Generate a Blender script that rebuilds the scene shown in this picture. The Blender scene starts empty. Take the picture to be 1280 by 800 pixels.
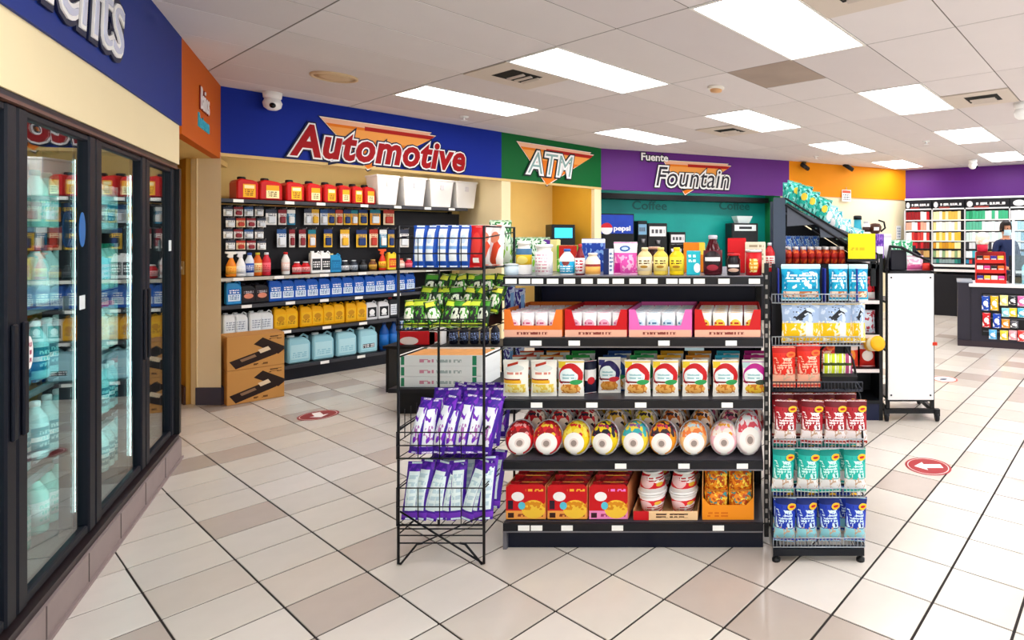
import bpy, bmesh, math, random
from mathutils import Vector, Matrix

# ------------------------------------------------------------------ camera, world, exposure
S = bpy.context.scene
COL = S.collection
FPX, CX, CY, EYE = 722.0, 928.0, 296.0, 1.5          # focal length and principal point for a 1280x800 frame
cam = bpy.data.cameras.new('camera')
cam.sensor_width = 36.0
cam.lens = 36.0 * FPX / 1280.0
cam.shift_x = (640.0 - CX) / 1280.0
cam.shift_y = (CY - 400.0) / 1280.0
cam.clip_start = 0.05
cam_o = bpy.data.objects.new('camera', cam)
COL.objects.link(cam_o)
cam_o.location = (0, 0, EYE)
cam_o.rotation_euler = (math.pi / 2, 0, 0)
S.camera = cam_o
S.view_settings.view_transform = 'Standard'
S.view_settings.look = 'None'
S.view_settings.exposure = 0.58
S.view_settings.gamma = 1.0
S.view_settings.use_curve_mapping = False
W = bpy.data.worlds.new('daylight')
S.world = W
W.use_nodes = True
W.node_tree.nodes['Background'].inputs[0].default_value = (0.93, 0.96, 1.0, 1)
W.node_tree.nodes['Background'].inputs[1].default_value = 2.0
TROFFER = 9.0                                        # emission of the ceiling light diffusers
CEIL = 2.86
random.seed(7)
R = random.Random(11)

# ------------------------------------------------------------------ colours and materials
def lin(c):
    c = c / 255.0
    return c / 12.92 if c <= 0.04045 else ((c + 0.055) / 1.055) ** 2.4
def C(hx):
    hx = hx.lstrip('#')
    return tuple(lin(int(hx[i:i + 2], 16)) for i in (0, 2, 4)) + (1.0,)
_mats = {}
def M(hx, rough=0.5, metal=0.0, spec=0.28, var=0.0, scale=6.0, bump=0.0, emit=0.0, coat=0.0):
    key = (hx, rough, metal, spec, var, scale, bump, emit, coat)
    if key in _mats:
        return _mats[key]
    m = bpy.data.materials.new('paint_' + hx.strip('#'))
    m.use_nodes = True
    nt = m.node_tree
    b = nt.nodes['Principled BSDF']
    b.inputs['Base Color'].default_value = C(hx)
    b.inputs['Roughness'].default_value = rough
    b.inputs['Metallic'].default_value = metal
    b.inputs['Specular IOR Level'].default_value = spec
    b.inputs['Coat Weight'].default_value = coat
    if emit:
        b.inputs['Emission Color'].default_value = C(hx)
        b.inputs['Emission Strength'].default_value = emit
    if var or bump:
        tc = nt.nodes.new('ShaderNodeTexCoord')
        nz = nt.nodes.new('ShaderNodeTexNoise')
        nz.inputs['Scale'].default_value = scale
        nz.inputs['Detail'].default_value = 4.0
        nt.links.new(tc.outputs['Object'], nz.inputs['Vector'])
        if var:
            mx = nt.nodes.new('ShaderNodeMix'); mx.data_type = 'RGBA'
            a = C(hx)
            mx.inputs['A'].default_value = tuple(min(1, x * (1 - var)) for x in a[:3]) + (1,)
            mx.inputs['B'].default_value = tuple(min(1, x * (1 + var)) for x in a[:3]) + (1,)
            nt.links.new(nz.outputs['Fac'], mx.inputs['Factor'])
            nt.links.new(mx.outputs['Result'], b.inputs['Base Color'])
        if bump:
            bp = nt.nodes.new('ShaderNodeBump')
            bp.inputs['Strength'].default_value = bump
            bp.inputs['Distance'].default_value = 0.01
            nt.links.new(nz.outputs['Fac'], bp.inputs['Height'])
            nt.links.new(bp.outputs['Normal'], b.inputs['Normal'])
    _mats[key] = m
    return m

_prints = {}
def PR(base, ops, rough=0.42, axis='xz', coat=0.0):
    """Flat print on a package: shapes in the thing's own 0..1 box (u across, v up)."""
    key = (base, repr(ops), rough, axis, coat)
    if key in _prints:
        return _prints[key]
    m = bpy.data.materials.new('print_' + base.strip('#'))
    m.use_nodes = True
    nt = m.node_tree
    N, L = nt.nodes, nt.links
    b = N['Principled BSDF']
    b.inputs['Roughness'].default_value = rough
    b.inputs['Coat Weight'].default_value = coat
    b.inputs['Specular IOR Level'].default_value = 0.25
    tc = N.new('ShaderNodeTexCoord')
    sp = N.new('ShaderNodeSeparateXYZ')
    L.new(tc.outputs['Generated'], sp.inputs[0])
    U, V = {'xz': ('X', 'Z'), 'yz': ('Y', 'Z'), 'xy': ('X', 'Y')}[axis]
    U, V = sp.outputs[U], sp.outputs[V]
    def val(op, a, b_=None, c_=None):
        n = N.new('ShaderNodeMath'); n.operation = op
        for i, x in enumerate((a, b_, c_)):
            if x is None: continue
            if isinstance(x, (int, float)): n.inputs[i].default_value = x
            else: L.new(x, n.inputs[i])
        return n.outputs[0]
    cur = None
    for op in ops:
        k = op[0]
        if k in ('rect', 'txt', 'rot', 'stripe', 'spots'):
            u0, v0, u1, v1 = op[1:5]
            cu, cv, hu, hv = (u0 + u1) / 2, (v0 + v1) / 2, (u1 - u0) / 2, (v1 - v0) / 2
            if k == 'rot':
                a = op[6]
                du, dv = val('SUBTRACT', U, cu), val('SUBTRACT', V, cv)
                ru = val('ADD', val('MULTIPLY', du, math.cos(a)), val('MULTIPLY', dv, math.sin(a)))
                rv = val('SUBTRACT', val('MULTIPLY', dv, math.cos(a)), val('MULTIPLY', du, math.sin(a)))
                mask = val('MULTIPLY', val('COMPARE', ru, 0.0, hu), val('COMPARE', rv, 0.0, hv))
            else:
                mask = val('MULTIPLY', val('COMPARE', U, cu, hu), val('COMPARE', V, cv, hv))
            if k == 'txt':        # unreadable lines of lettering
                n = op[6] if len(op) > 6 else 3
                line = val('COMPARE', val('FRACT', val('MULTIPLY', val('SUBTRACT', V, v0), n / (v1 - v0))), 0.5, 0.28)
                wn = N.new('ShaderNodeTexNoise'); wn.inputs['Scale'].default_value = 1.0; wn.inputs['Detail'].default_value = 0.0
                cb = N.new('ShaderNodeCombineXYZ')
                L.new(val('MULTIPLY', U, op[7] if len(op) > 7 else 22), cb.inputs[0])
                L.new(val('FLOOR', val('MULTIPLY', V, n / (v1 - v0))), cb.inputs[1])
                L.new(cb.outputs[0], wn.inputs['Vector'])
                mask = val('MULTIPLY', val('MULTIPLY', mask, line), val('GREATER_THAN', wn.outputs['Fac'], 0.46))
            if k == 'stripe':
                n, duty = op[6], op[7]
                mask = val('MULTIPLY', mask, val('LESS_THAN', val('FRACT', val('MULTIPLY', U, n)), duty))
            if k == 'spots':
                wn = N.new('ShaderNodeTexNoise'); wn.inputs['Scale'].default_value = op[6]; wn.inputs['Detail'].default_value = 1.0
                L.new(tc.outputs['Generated'], wn.inputs['Vector'])
                mask = val('MULTIPLY', mask, val('GREATER_THAN', wn.outputs['Fac'], op[7]))
            col = op[5]
        else:                     # 'ell'
            cu, cv, ru_, rv_ = op[1:5]
            col = op[5]
            a = val('POWER', val('ABSOLUTE', val('DIVIDE', val('SUBTRACT', U, cu), ru_)), 2.0)
            c = val('POWER', val('ABSOLUTE', val('DIVIDE', val('SUBTRACT', V, cv), rv_)), 2.0)
            mask = val('LESS_THAN', val('ADD', a, c), 1.0)
        mx = N.new('ShaderNodeMix'); mx.data_type = 'RGBA'
        L.new(mask, mx.inputs['Factor'])
        if cur is None: mx.inputs['A'].default_value = C(base)
        else: L.new(cur, mx.inputs['A'])
        mx.inputs['B'].default_value = C(col)
        cur = mx.outputs['Result']
    if cur is None: b.inputs['Base Color'].default_value = C(base)
    else: L.new(cur, b.inputs['Base Color'])
    _prints[key] = m
    return m

def glass_mat(name, tint, gloss, rough=0.0):
    m = bpy.data.materials.new(name); m.use_nodes = True
    nt = m.node_tree; nt.nodes.clear()
    o = nt.nodes.new('ShaderNodeOutputMaterial')
    mx = nt.nodes.new('ShaderNodeMixShader')
    tr = nt.nodes.new('ShaderNodeBsdfTransparent'); tr.inputs[0].default_value = C(tint)
    gl = nt.nodes.new('ShaderNodeBsdfGlossy'); gl.inputs['Roughness'].default_value = rough
    gl.inputs['Color'].default_value = (0.95, 0.97, 1, 1)
    lw = nt.nodes.new('ShaderNodeLayerWeight'); lw.inputs['Blend'].default_value = 0.5
    pw = nt.nodes.new('ShaderNodeMath'); pw.operation = 'POWER'; pw.inputs[1].default_value = 2.5
    ma = nt.nodes.new('ShaderNodeMath'); ma.operation = 'MULTIPLY_ADD'; ma.inputs[1].default_value = gloss; ma.inputs[2].default_value = 0.04 + gloss * 0.12
    nt.links.new(lw.outputs['Facing'], pw.inputs[0]); nt.links.new(pw.outputs[0], ma.inputs[0])
    nt.links.new(ma.outputs[0], mx.inputs[0])
    nt.links.new(tr.outputs[0], mx.inputs[1]); nt.links.new(gl.outputs[0], mx.inputs[2])
    nt.links.new(mx.outputs[0], o.inputs[0])
    return m
def lamp_mat(name, hx, strength):
    m = bpy.data.materials.new(name); m.use_nodes = True
    nt = m.node_tree; nt.nodes.clear()
    o = nt.nodes.new('ShaderNodeOutputMaterial')
    e = nt.nodes.new('ShaderNodeEmission')
    e.inputs[0].default_value = C(hx); e.inputs[1].default_value = strength
    nt.links.new(e.outputs[0], o.inputs[0])
    return m

# ------------------------------------------------------------------ mesh helpers (every function returns a mesh datablock)
class G:
    """Collects vertices and faces of one part."""
    def __init__(s): s.v = []; s.f = []; s.m = []; s.sm = []
    def add(s, vs, fs, mi=0, sm=False):
        o = len(s.v); s.v += [tuple(p) for p in vs]
        for f in fs: s.f.append(tuple(i + o for i in f)); s.m.append(mi); s.sm.append(sm)
        return s
    def box(s, x0, y0, z0, x1, y1, z1, mi=0):
        return s.add([(x0, y0, z0), (x1, y0, z0), (x1, y1, z0), (x0, y1, z0), (x0, y0, z1), (x1, y0, z1), (x1, y1, z1), (x0, y1, z1)],
                     [(0, 3, 2, 1), (4, 5, 6, 7), (0, 1, 5, 4), (1, 2, 6, 5), (2, 3, 7, 6), (3, 0, 4, 7)], mi)
    def frustum(s, b, t, z0, z1, mi=0):   # b, t: (x0,y0,x1,y1) at z0 and z1
        return s.add([(b[0], b[1], z0), (b[2], b[1], z0), (b[2], b[3], z0), (b[0], b[3], z0), (t[0], t[1], z1), (t[2], t[1], z1), (t[2], t[3], z1), (t[0], t[3], z1)],
                     [(0, 3, 2, 1), (4, 5, 6, 7), (0, 1, 5, 4), (1, 2, 6, 5), (2, 3, 7, 6), (3, 0, 4, 7)], mi)
    def lathe(s, prof, seg=12, mi=0, sx=1.0, sy=1.0, cx=0.0, cy=0.0):
        n = len(prof); vs = []
        for r, z in prof:
            for k in range(seg):
                a = 2 * math.pi * k / seg
                vs.append((cx + math.cos(a) * r * sx, cy + math.sin(a) * r * sy, z))
        fs = []
        for i in range(n - 1):
            for k in range(seg):
                k2 = (k + 1) % seg
                fs.append((i * seg + k, i * seg + k2, (i + 1) * seg + k2, (i + 1) * seg + k))
        s.add(vs, fs, mi, True)
        o = len(s.v) - len(vs)
        s.f.append(tuple(o + k for k in reversed(range(seg)))); s.m.append(mi); s.sm.append(False)
        s.f.append(tuple(o + (n - 1) * seg + k for k in range(seg))); s.m.append(mi); s.sm.append(False)
        return s
    def prism(s, poly, y0, y1, mi=0):     # polygon in x,z pushed along y
        n = len(poly)
        vs = [(x, y0, z) for x, z in poly] + [(x, y1, z) for x, z in poly]
        fs = [tuple(range(n)), tuple(reversed(range(n, 2 * n)))]
        fs += [(i, i + n, (i + 1) % n + n, (i + 1) % n) for i in range(n)]
        return s.add(vs, fs, mi)
    def slab(s, poly, z0, z1, mi=0):      # polygon in x,y pushed along z
        n = len(poly)
        vs = [(x, y, z0) for x, y in poly] + [(x, y, z1) for x, y in poly]
        fs = [tuple(reversed(range(n))), tuple(range(n, 2 * n))]
        fs += [(i, (i + 1) % n, (i + 1) % n + n, i + n) for i in range(n)]
        return s.add(vs, fs, mi)
    def tube(s, pts, r, seg=5, mi=0):
        for a, b in zip(pts[:-1], pts[1:]):
            a, b = Vector(a), Vector(b); d = b - a
            if d.length < 1e-6: continue
            d.normalize()
            up = Vector((0, 0, 1)) if abs(d.z) < 0.9 else Vector((1, 0, 0))
            p = d.cross(up).normalized(); q = d.cross(p)
            vs = []
            for c in (a - d * r * 0.4, b + d * r * 0.4):
                for k in range(seg):
                    t = 2 * math.pi * k / seg
                    vs.append(c + p * math.cos(t) * r + q * math.sin(t) * r)
            fs = [(k, (k + 1) % seg, (k + 1) % seg + seg, k + seg) for k in range(seg)]
            fs += [tuple(reversed(range(seg))), tuple(range(seg, 2 * seg))]
            s.add(vs, fs, mi, True)
        return s
    def pillow(s, w, h, t, nx=6, nz=7, mi=0, wav=0.0, pw=0.55):
        """a filled pouch standing at z=0: two bulged sheets joined at the rim"""
        for side in (-1, 1):
            vs = []
            for j in range(nz + 1):
                for i in range(nx + 1):
                    a, b = i / nx * 2 - 1, j / nz * 2 - 1
                    bul = (max(0, 1 - a * a) * max(0, 1 - b * b)) ** pw
                    pinch = 1 - 0.06 * (1 - b * b)
                    y = side * t / 2 * bul
                    if wav and side < 0: y += wav * math.sin(a * 9 + b * 4) * bul
                    vs.append((a * w / 2 * pinch, y, (b + 1) / 2 * h))
            fs = []
            for j in range(nz):
                for i in range(nx):
                    q = (j * (nx + 1) + i, j * (nx + 1) + i + 1, (j + 1) * (nx + 1) + i + 1, (j + 1) * (nx + 1) + i)
                    fs.append(q if side < 0 else q[::-1])
            s.add(vs, fs, mi, True)
        return s
    def mesh(s, name='part'):
        me = bpy.data.meshes.new(name)
        me.from_pydata(s.v, [], s.f)
        me.polygons.foreach_set('material_index', s.m)
        me.polygons.foreach_set('use_smooth', s.sm)
        me.update()
        return me
def bev(me, w, seg=1):
    bm = bmesh.new(); bm.from_mesh(me)
    bmesh.ops.remove_doubles(bm, verts=bm.verts, dist=1e-5)
    bmesh.ops.bevel(bm, geom=list(bm.edges), offset=w, segments=seg, affect='EDGES', profile=0.6, clamp_overlap=True)
    bm.to_mesh(me); bm.free(); me.update()
    return me
_mc = {}
def cached(key, fn):
    if key not in _mc: _mc[key] = fn()
    return _mc[key]
def BX(w, d, h, b=0.0, z=0.0):           # box with its base centred on the origin
    def mk():
        me = G().box(-w / 2, -d / 2, z, w / 2, d / 2, z + h).mesh()
        return bev(me, b) if b else me
    return cached(('bx', round(w, 4), round(d, 4), round(h, 4), b, round(z, 4)), mk)

def setm(me, *mats):
    me.materials.clear()
    for m in mats: me.materials.append(m)
    return me
def obj(name, me, mat, parent=None, loc=(0, 0, 0), rot=(0, 0, 0)):
    o = bpy.data.objects.new(name, me)
    COL.objects.link(o)
    mats = mat if isinstance(mat, (list, tuple)) else [mat]
    if len(me.materials) < len(mats):
        for _ in range(len(mats) - len(me.materials)): me.materials.append(None)
    for i, mm in enumerate(mats):
        o.material_slots[i].link = 'OBJECT'
        o.material_slots[i].material = mm
    o.location = loc; o.rotation_euler = rot
    if parent is not None: o.parent = parent
    return o
def tag(o, label, cat, group=None):
    o['label'] = label; o['category'] = cat
    if group: o['group'] = group
    return o
def thing(name, label, cat, loc=(0, 0, 0), rz=0.0, group=None, rx=0.0, ry=0.0):
    e = bpy.data.objects.new(name, None)
    COL.objects.link(e)
    e.empty_display_size = 0.05
    e.location = loc; e.rotation_euler = (rx, ry, rz)
    return tag(e, label, cat, group)
def solo(name, me, mat, label, cat, loc, rz=0.0, group=None, rx=0.0, ry=0.0):
    return tag(obj(name, me, mat, None, loc, (rx, ry, rz)), label, cat, group)
def struct(name, me, mat, loc=(0, 0, 0), rz=0.0):
    o = obj(name, me, mat, None, loc, (0, 0, rz)); o['kind'] = 'structure'
    return o
def copy(root, loc, rz, label=None, group=None, rx=None, ry=None):
    r = root.copy(); COL.objects.link(r)
    r.location = loc
    r.rotation_euler = (root.rotation_euler.x if rx is None else rx, root.rotation_euler.y if ry is None else ry, rz)
    if label: r['label'] = label
    if group: r['group'] = group
    for ch in list(root.children):
        c = ch.copy(); COL.objects.link(c); c.parent = r
        for g in list(ch.children):
            d = g.copy(); COL.objects.link(d); d.parent = c
    return r
ORD = ['first', 'second', 'third', 'fourth', 'fifth', 'sixth', 'seventh', 'eighth', 'ninth', 'tenth', 'eleventh', 'twelfth', 'thirteenth', 'fourteenth', 'fifteenth', 'sixteenth', 'seventeenth', 'eighteenth', 'nineteenth', 'twentieth']
def nth(i, n, side='left'):
    if i == 0: return 'leftmost'
    if i == n - 1: return 'rightmost'
    return ORD[i] + ' from ' + side

def text_mesh(s, width=None, height=None, extrude=0.004, offset=0.0, shear=0.0, spacing=1.0, align='CENTER'):
    cu = bpy.data.curves.new('lettering', 'FONT')
    cu.body = s; cu.size = 1.0; cu.shear = shear; cu.space_character = spacing
    cu.align_x = align; cu.resolution_u = 3
    cu.fill_mode = 'BOTH'
    o = bpy.data.objects.new('lettering', cu); COL.objects.link(o)
    bpy.context.view_layer.update()
    w0 = o.dimensions.x; h0 = o.dimensions.y
    sx = width / w0 if width else 1.0
    sz = (height / h0) if height else sx
    cu.offset = offset / sx if offset else 0.0
    cu.extrude = 0.5
    dg = bpy.context.evaluated_depsgraph_get(); dg.update()
    me = bpy.data.meshes.new_from_object(o.evaluated_get(dg))
    bpy.data.objects.remove(o); bpy.data.curves.remove(cu)
    for v in me.vertices:           # stand the lettering up, facing -Y
        x, y, z = v.co
        v.co = (x * sx, -z * 2 * extrude, y * sz)
    me.materials.clear(); me.update()
    return me

# ------------------------------------------------------------------ frames: a wall line with s along it, n into it
class Fr:
    def __init__(s, o, rz):
        s.o = o; s.rz = rz; s.e = (math.cos(rz), math.sin(rz)); s.m = (-math.sin(rz), math.cos(rz))
    def p(s, a, n=0.0, z=0.0):
        return (s.o[0] + s.e[0] * a + s.m[0] * n, s.o[1] + s.e[1] * a + s.m[1] * n, z)
    def s_at(s, px, n=0.0):         # distance along the wall of what is seen at column px
        a = (px - CX) / FPX
        ox, oy = s.o[0] + s.m[0] * n, s.o[1] + s.m[1] * n
        return (a * oy - ox) / (s.e[0] - a * s.e[1])
    def z_at(s, px, py, n=0.0):
        y = s.p(s.s_at(px, n), n)[1]
        return EYE + (CY - py) / FPX * y
def X_at(px, D): return (px - CX) / FPX * D
def Z_at(py, D): return EYE + (CY - py) / FPX * D
def floor_at(px, py):
    D = FPX * EYE / (py - CY); return (px - CX) / FPX * D, D
def ceil_at(px, py):
    D = FPX * (CEIL - EYE) / (CY - py); return (px - CX) / FPX * D, D
A = Fr((-4.70, 5.18), math.radians(55.5))
P2 = A.p(4.47)[:2]
FN = Fr(P2, math.atan2(10.282 - P2[1], 0.783 - P2[0]))
P3 = (0.783, 10.282)
OR = Fr(P3, math.atan2(11.76 - P3[1], 3.323 - P3[0]))
P4 = (3.323, 11.76)
TB = Fr(P4, math.atan2(-0.97, 1.938))
LEND = (-3.815, 3.93)
CL = Fr(LEND, math.radians(124.7))   # cooler front: s negative towards the camera
# ================================================================== the room
M_CREAM = M('#f2e0b4', 0.7, var=0.04, scale=2)
M_TAN = M('#dcc07c', 0.7, var=0.05, scale=2)
M_BLACK = M('#0e0f13', 0.45)
M_CHAR = M('#24232c', 0.5, var=0.08, scale=20)
M_WHITE = M('#f4f4f2', 0.5)
M_STEEL = M('#9a9aa0', 0.3, metal=0.8)
M_BLUE = M('#042590', 0.6, spec=0.2, var=0.08, scale=2)
M_GREEN = M('#03602a', 0.6, spec=0.2, var=0.05, scale=2)
M_PURPLE = M('#5e1a7c', 0.5, spec=0.3, var=0.10, scale=2)
M_ORANGE = M('#e88e06', 0.6, spec=0.2, var=0.04, scale=2)
M_RUST = M('#c65c05', 0.6, spec=0.2, var=0.06, scale=2)
U1, V1 = (math.sin(math.radians(34.5)), math.cos(math.radians(34.5))), (math.cos(math.radians(34.5)), -math.sin(math.radians(34.5)))
GRZ = math.radians(55.5)             # turn of the floor and ceiling grids (same as the automotive wall)
def uv2xy(u, v): return (u * U1[0] + v * V1[0], u * U1[1] + v * V1[1])
def depth_in(fr, x, y): return (x - fr.o[0]) * fr.m[0] + (y - fr.o[1]) * fr.m[1]
def inside(x, y, dA, dF, dC, pad=0.0):
    return (depth_in(CL, x, y) < dC + pad and depth_in(A, x, y) < dA + pad and depth_in(FN, x, y) < dF + pad and depth_in(OR, x, y) < 0.1 + pad
            and depth_in(TB, x, y) < 0.1 + pad and x < 7.6 + pad and y > -1.6 - pad)
ROOM = [(0.05, -1.7), CL.p(-6.2, 0.2)[:2], CL.p(-0.0, 0.2)[:2], CL.p(-0.1, 0.9)[:2], A.p(-0.6, 1.15)[:2], A.p(4.5, 1.15)[:2], FN.p(0.2, 1.1)[:2], FN.p(3.4, 1.1)[:2],
        OR.p(0.3, 0.15)[:2], (P4[0], P4[1] + 0.2), TB.p(5.0, 0.15)[:2], (7.75, 9.5), (7.75, -1.7)]

# floor: grout bed with square tiles laid as pieces
fl_o = struct('floor', G().slab(ROOM, -0.06, -0.004).mesh('floor'), M('#2c2624', 0.9, var=0.1, scale=8))
tile_cols = ['#d6cdc1', '#d9d0c6', '#d1c8bd', '#cbc0b4', '#bcaea3', '#b0a297']
tile_mats = [M(c, 0.24, spec=0.5, var=0.05, scale=9, bump=0.02, coat=0.12) for c in tile_cols]
TS = 0.3048
tile_me = []
for m_ in tile_mats:
    me = bev(G().box(-TS / 2 + 0.0042, -TS / 2 + 0.0042, -0.008, TS / 2 - 0.0042, TS / 2 - 0.0042, 0.0).mesh('tile'), 0.0012)
    tile_me.append(setm(me, m_))
tiles = []
for i in range(-14, 48):
    for j in range(-32, 34):
        u, v = 0.587 - 0.013 + (i + 0.5) * 0.3035, -1.93 + (j + 0.5) * 0.3075
        x, y = uv2xy(u, v)
        if not inside(x, y, 1.1, 1.1, 0.55, 0.1): continue
        k = R.choices(range(6), (5, 5, 4, 3, 1.4, 0.5))[0]
        vis = False
        if y > 0.9:
            px, py = CX + x / y * FPX, CY + EYE / y * FPX
            vis = -60 < px < 1340 and py < 880
            if depth_in(CL, x, y) > 0.05 or depth_in(A, x, y) > 0.5: vis = False
        tiles.append((0 if vis else 1, y, x, k))
tiles.sort()
rest = {}
for n, (hid, y, x, k) in enumerate(tiles):
    if n < 300 and not hid:
        o = bpy.data.objects.new('tile', tile_me[k]); COL.objects.link(o)
        o.location = (x, y, 0); o.rotation_euler = (0, 0, GRZ); o.parent = fl_o
    else:
        rest.setdefault(k, []).append((x, y))
g = G()
ca, sa = math.cos(GRZ), math.sin(GRZ)
for k, pts in rest.items():
    for x, y in pts:
        q = [(x + ca * a - sa * b, y + sa * a + ca * b) for a, b in ((-0.1494, -0.1499), (0.1494, -0.1499), (0.1494, 0.1499), (-0.1494, 0.1499))]
        g.slab(q, -0.006, 0.0, k)
o = obj('tile_field', g.mesh('tile_field'), tile_mats, fl_o); o['kind'] = 'stuff'

# ceiling: slab, dark-lined grid, lay-in panels
ce_o = struct('ceiling', G().slab(ROOM, CEIL + 0.03, CEIL + 0.12).mesh('ceiling'), M('#8d8580', 0.9))
gr = G()
CU, CV = 2.64, -2.20
cells = []
LIGHTS = {(0, 0), (2, 0), (4, 0), (6, 0), (0, -3), (2, -3), (4, -3), (6, -3), (0, -6), (2, -6), (-2, 0), (-2, 3), (0, 3), (2, 3), (4, 3), (6, 3), (0, 6), (2, 6), (4, 6), (-2, 6), (0, 9), (2, 9)}
pan_me = [bev(G().box(-0.606, -0.301, 0, 0.606, 0.301, 0.016).mesh('panel'), 0.002) for _ in range(3)]
pan_half = bev(G().box(-0.300, -0.301, 0, 0.300, 0.301, 0.016).mesh('panel'), 0.002)
pan_mats = [M(c, 0.9, var=0.03, scale=3, bump=0.05) for c in ('#dbd4d4', '#dfd8d9', '#d6cecf')]
for me, m_ in zip(pan_me, pan_mats): setm(me, m_)
stain = M('#a8978c', 0.9, var=0.22, scale=2.5, bump=0.05)
HALF = {(1, -1)}
VENTS = {(0, -4): 0, (2, -4): 1, (2, 1): 1, (0, 1): 0}
light_spots = []
for i in range(-5, 9):
    for j in range(-9, 20):
        u, v = CU + (i + 0.5) * 1.22, CV + (j + 0.5) * 0.61
        x, y = uv2xy(u, v)
        if not inside(x, y, -0.02, 0.35, 0.02, 0.55): continue
        if (i, j) in LIGHTS:
            light_spots.append((i, j, x, y)); continue
        if (i, j) in HALF:
            for q, mm in ((-0.305, stain), (0.305, pan_mats[0])):
                xx, yy = uv2xy(u + q, v)
                obj('ceiling_panel', pan_half, mm, ce_o, (xx, yy, CEIL - 0.004), (0, 0, GRZ))
            continue
        if (i, j) in VENTS:
            q = 0.305 if VENTS[(i, j)] == 0 else -0.305
            xx, yy = uv2xy(u + q, v)
            obj('ceiling_panel', pan_half, pan_mats[1], ce_o, (xx, yy, CEIL - 0.004), (0, 0, GRZ))
            continue
        o = bpy.data.objects.new('ceiling_panel', pan_me[R.randrange(3)]); COL.objects.link(o)
        o.location = (x, y, CEIL - 0.004); o.rotation_euler = (0, 0, GRZ); o.parent = ce_o
def clip_run(fixed, along_u):
    run = None
    for k in range(-160, 320):
        t = k * 0.05
        u, v = (t, fixed) if along_u else (fixed, t)
        ok = inside(*uv2xy(u, v), -0.02, 0.3, -0.01, 0.0)
        if ok and run is None: run = t
        if not ok and run is not None: return run, t
    return None
for along_u in (True, False):
    for k in range(-12, 24):
        fx = CV + k * 0.61 if along_u else CU + k * 1.22
        r_ = clip_run(fx, along_u)
        if not r_: continue
        h = 0.008
        c = [(r_[0], fx - h), (r_[1], fx - h), (r_[1], fx + h), (r_[0], fx + h)]
        if not along_u: c = [(b, a) for a, b in reversed(c)]
        gr.slab([uv2xy(*p) for p in c][::-1], CEIL - 0.002, CEIL + 0.02)
obj('grid_bars', gr.mesh('grid'), M('#6d645f', 0.7), ce_o)

# recessed fluorescent troffers
M_DIFF = lamp_mat('diffuser_glow', '#fcfcff', TROFFER)
lt_frame = G()
for a in ((-0.61, -0.305, 0.61, -0.285), (-0.61, 0.285, 0.61, 0.305), (-0.61, -0.285, -0.59, 0.285), (0.59, -0.285, 0.61, 0.285)):
    lt_frame.box(a[0], a[1], -0.010, a[2], a[3], 0.02)
lt_frame = lt_frame.mesh('frame'); lt_diff = G().box(-0.59, -0.285, -0.004, 0.59, 0.285, 0.004).mesh('diffuser')
LNAMES = {(0, 0): 'largest and nearest, top centre right', (2, 0): 'by the black slotted air vent', (4, 0): 'above the cashier counter', (6, 0): 'rightmost, against the plain purple wall',
          (0, -3): 'left of the round smoke detector', (2, -3): 'between Fountain sign and stained panel', (4, -3): 'in front of the orange wall',
          (6, -3): 'smallest, at the corner of orange and purple walls', (0, -6): 'above the Automotive sign', (2, -6): 'above the Fountain sign left end'}
for i, j, x, y in light_spots:
    t = thing('ceiling_light', 'white fluorescent ceiling light ' + LNAMES.get((i, j), 'outside the frame'), 'ceiling light', (x, y, CEIL), GRZ, 'recessed ceiling lights')
    obj('frame', lt_frame, M('#e8e4e0', 0.5), t); obj('diffuser', lt_diff, M_DIFF, t)

# fascias and walls
def board(fr, s0, s1, n0, n1, z0, z1):
    q = [fr.p(s0, n0)[:2], fr.p(s1, n0)[:2], fr.p(s1, n1)[:2], fr.p(s0, n1)[:2]]
    return G().slab(q, z0, z1).mesh()
FZ = 2.255
M_TRIMW = M('#efe7d6', 0.5)
struct('trim_1', board(CL, -6.2, 0.0, 0.0, 0.12, FZ, CEIL), M('#0f2d82', 0.6, spec=0.25, var=0.06, scale=2))
struct('trim_2', board(CL, -6.2, 0.0, 0.012, 0.12, 1.99, FZ), M_CREAM)
struct('trim_3', board(CL, 0.0, 1.53, 0.0, 0.06, 2.20, CEIL), M_RUST)
struct('trim_4', board(A, 0.0, 2.79, 0.0, 0.06, FZ, CEIL), M_BLUE)
struct('trim_5', board(A, 2.79, 4.47, 0.0, 0.06, FZ, CEIL), M_GREEN)
struct('trim_6', board(FN, 0.0, 3.33, 0.0, 0.06, FZ - 0.03, CEIL), M_PURPLE)
struct('trim_7', board(OR, 0.0, 2.94, 0.0, 0.06, FZ - 0.01, CEIL), M_ORANGE)
struct('trim_8', board(TB, 0.0, 5.0, 0.0, 0.06, FZ - 0.02, CEIL), M_PURPLE)
struct('trim_9', board(A, 0.0, 4.47, -0.012, 0.02, FZ - 0.03, FZ), M('#d9b878', 0.6))
# soffits above the alcoves
SO = FZ + 0.16
struct('trim_10', board(A, -0.1, 4.47, 0.06, 1.05, SO, SO + 0.05), M_TAN)
struct('trim_11', board(FN, 0.0, 3.4, 0.06, 1.0, SO, SO + 0.05), M_BLACK)
struct('trim_12', board(CL, 0.0, 2.4, 0.06, 0.8, 2.20, 2.25), M_TAN)
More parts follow.
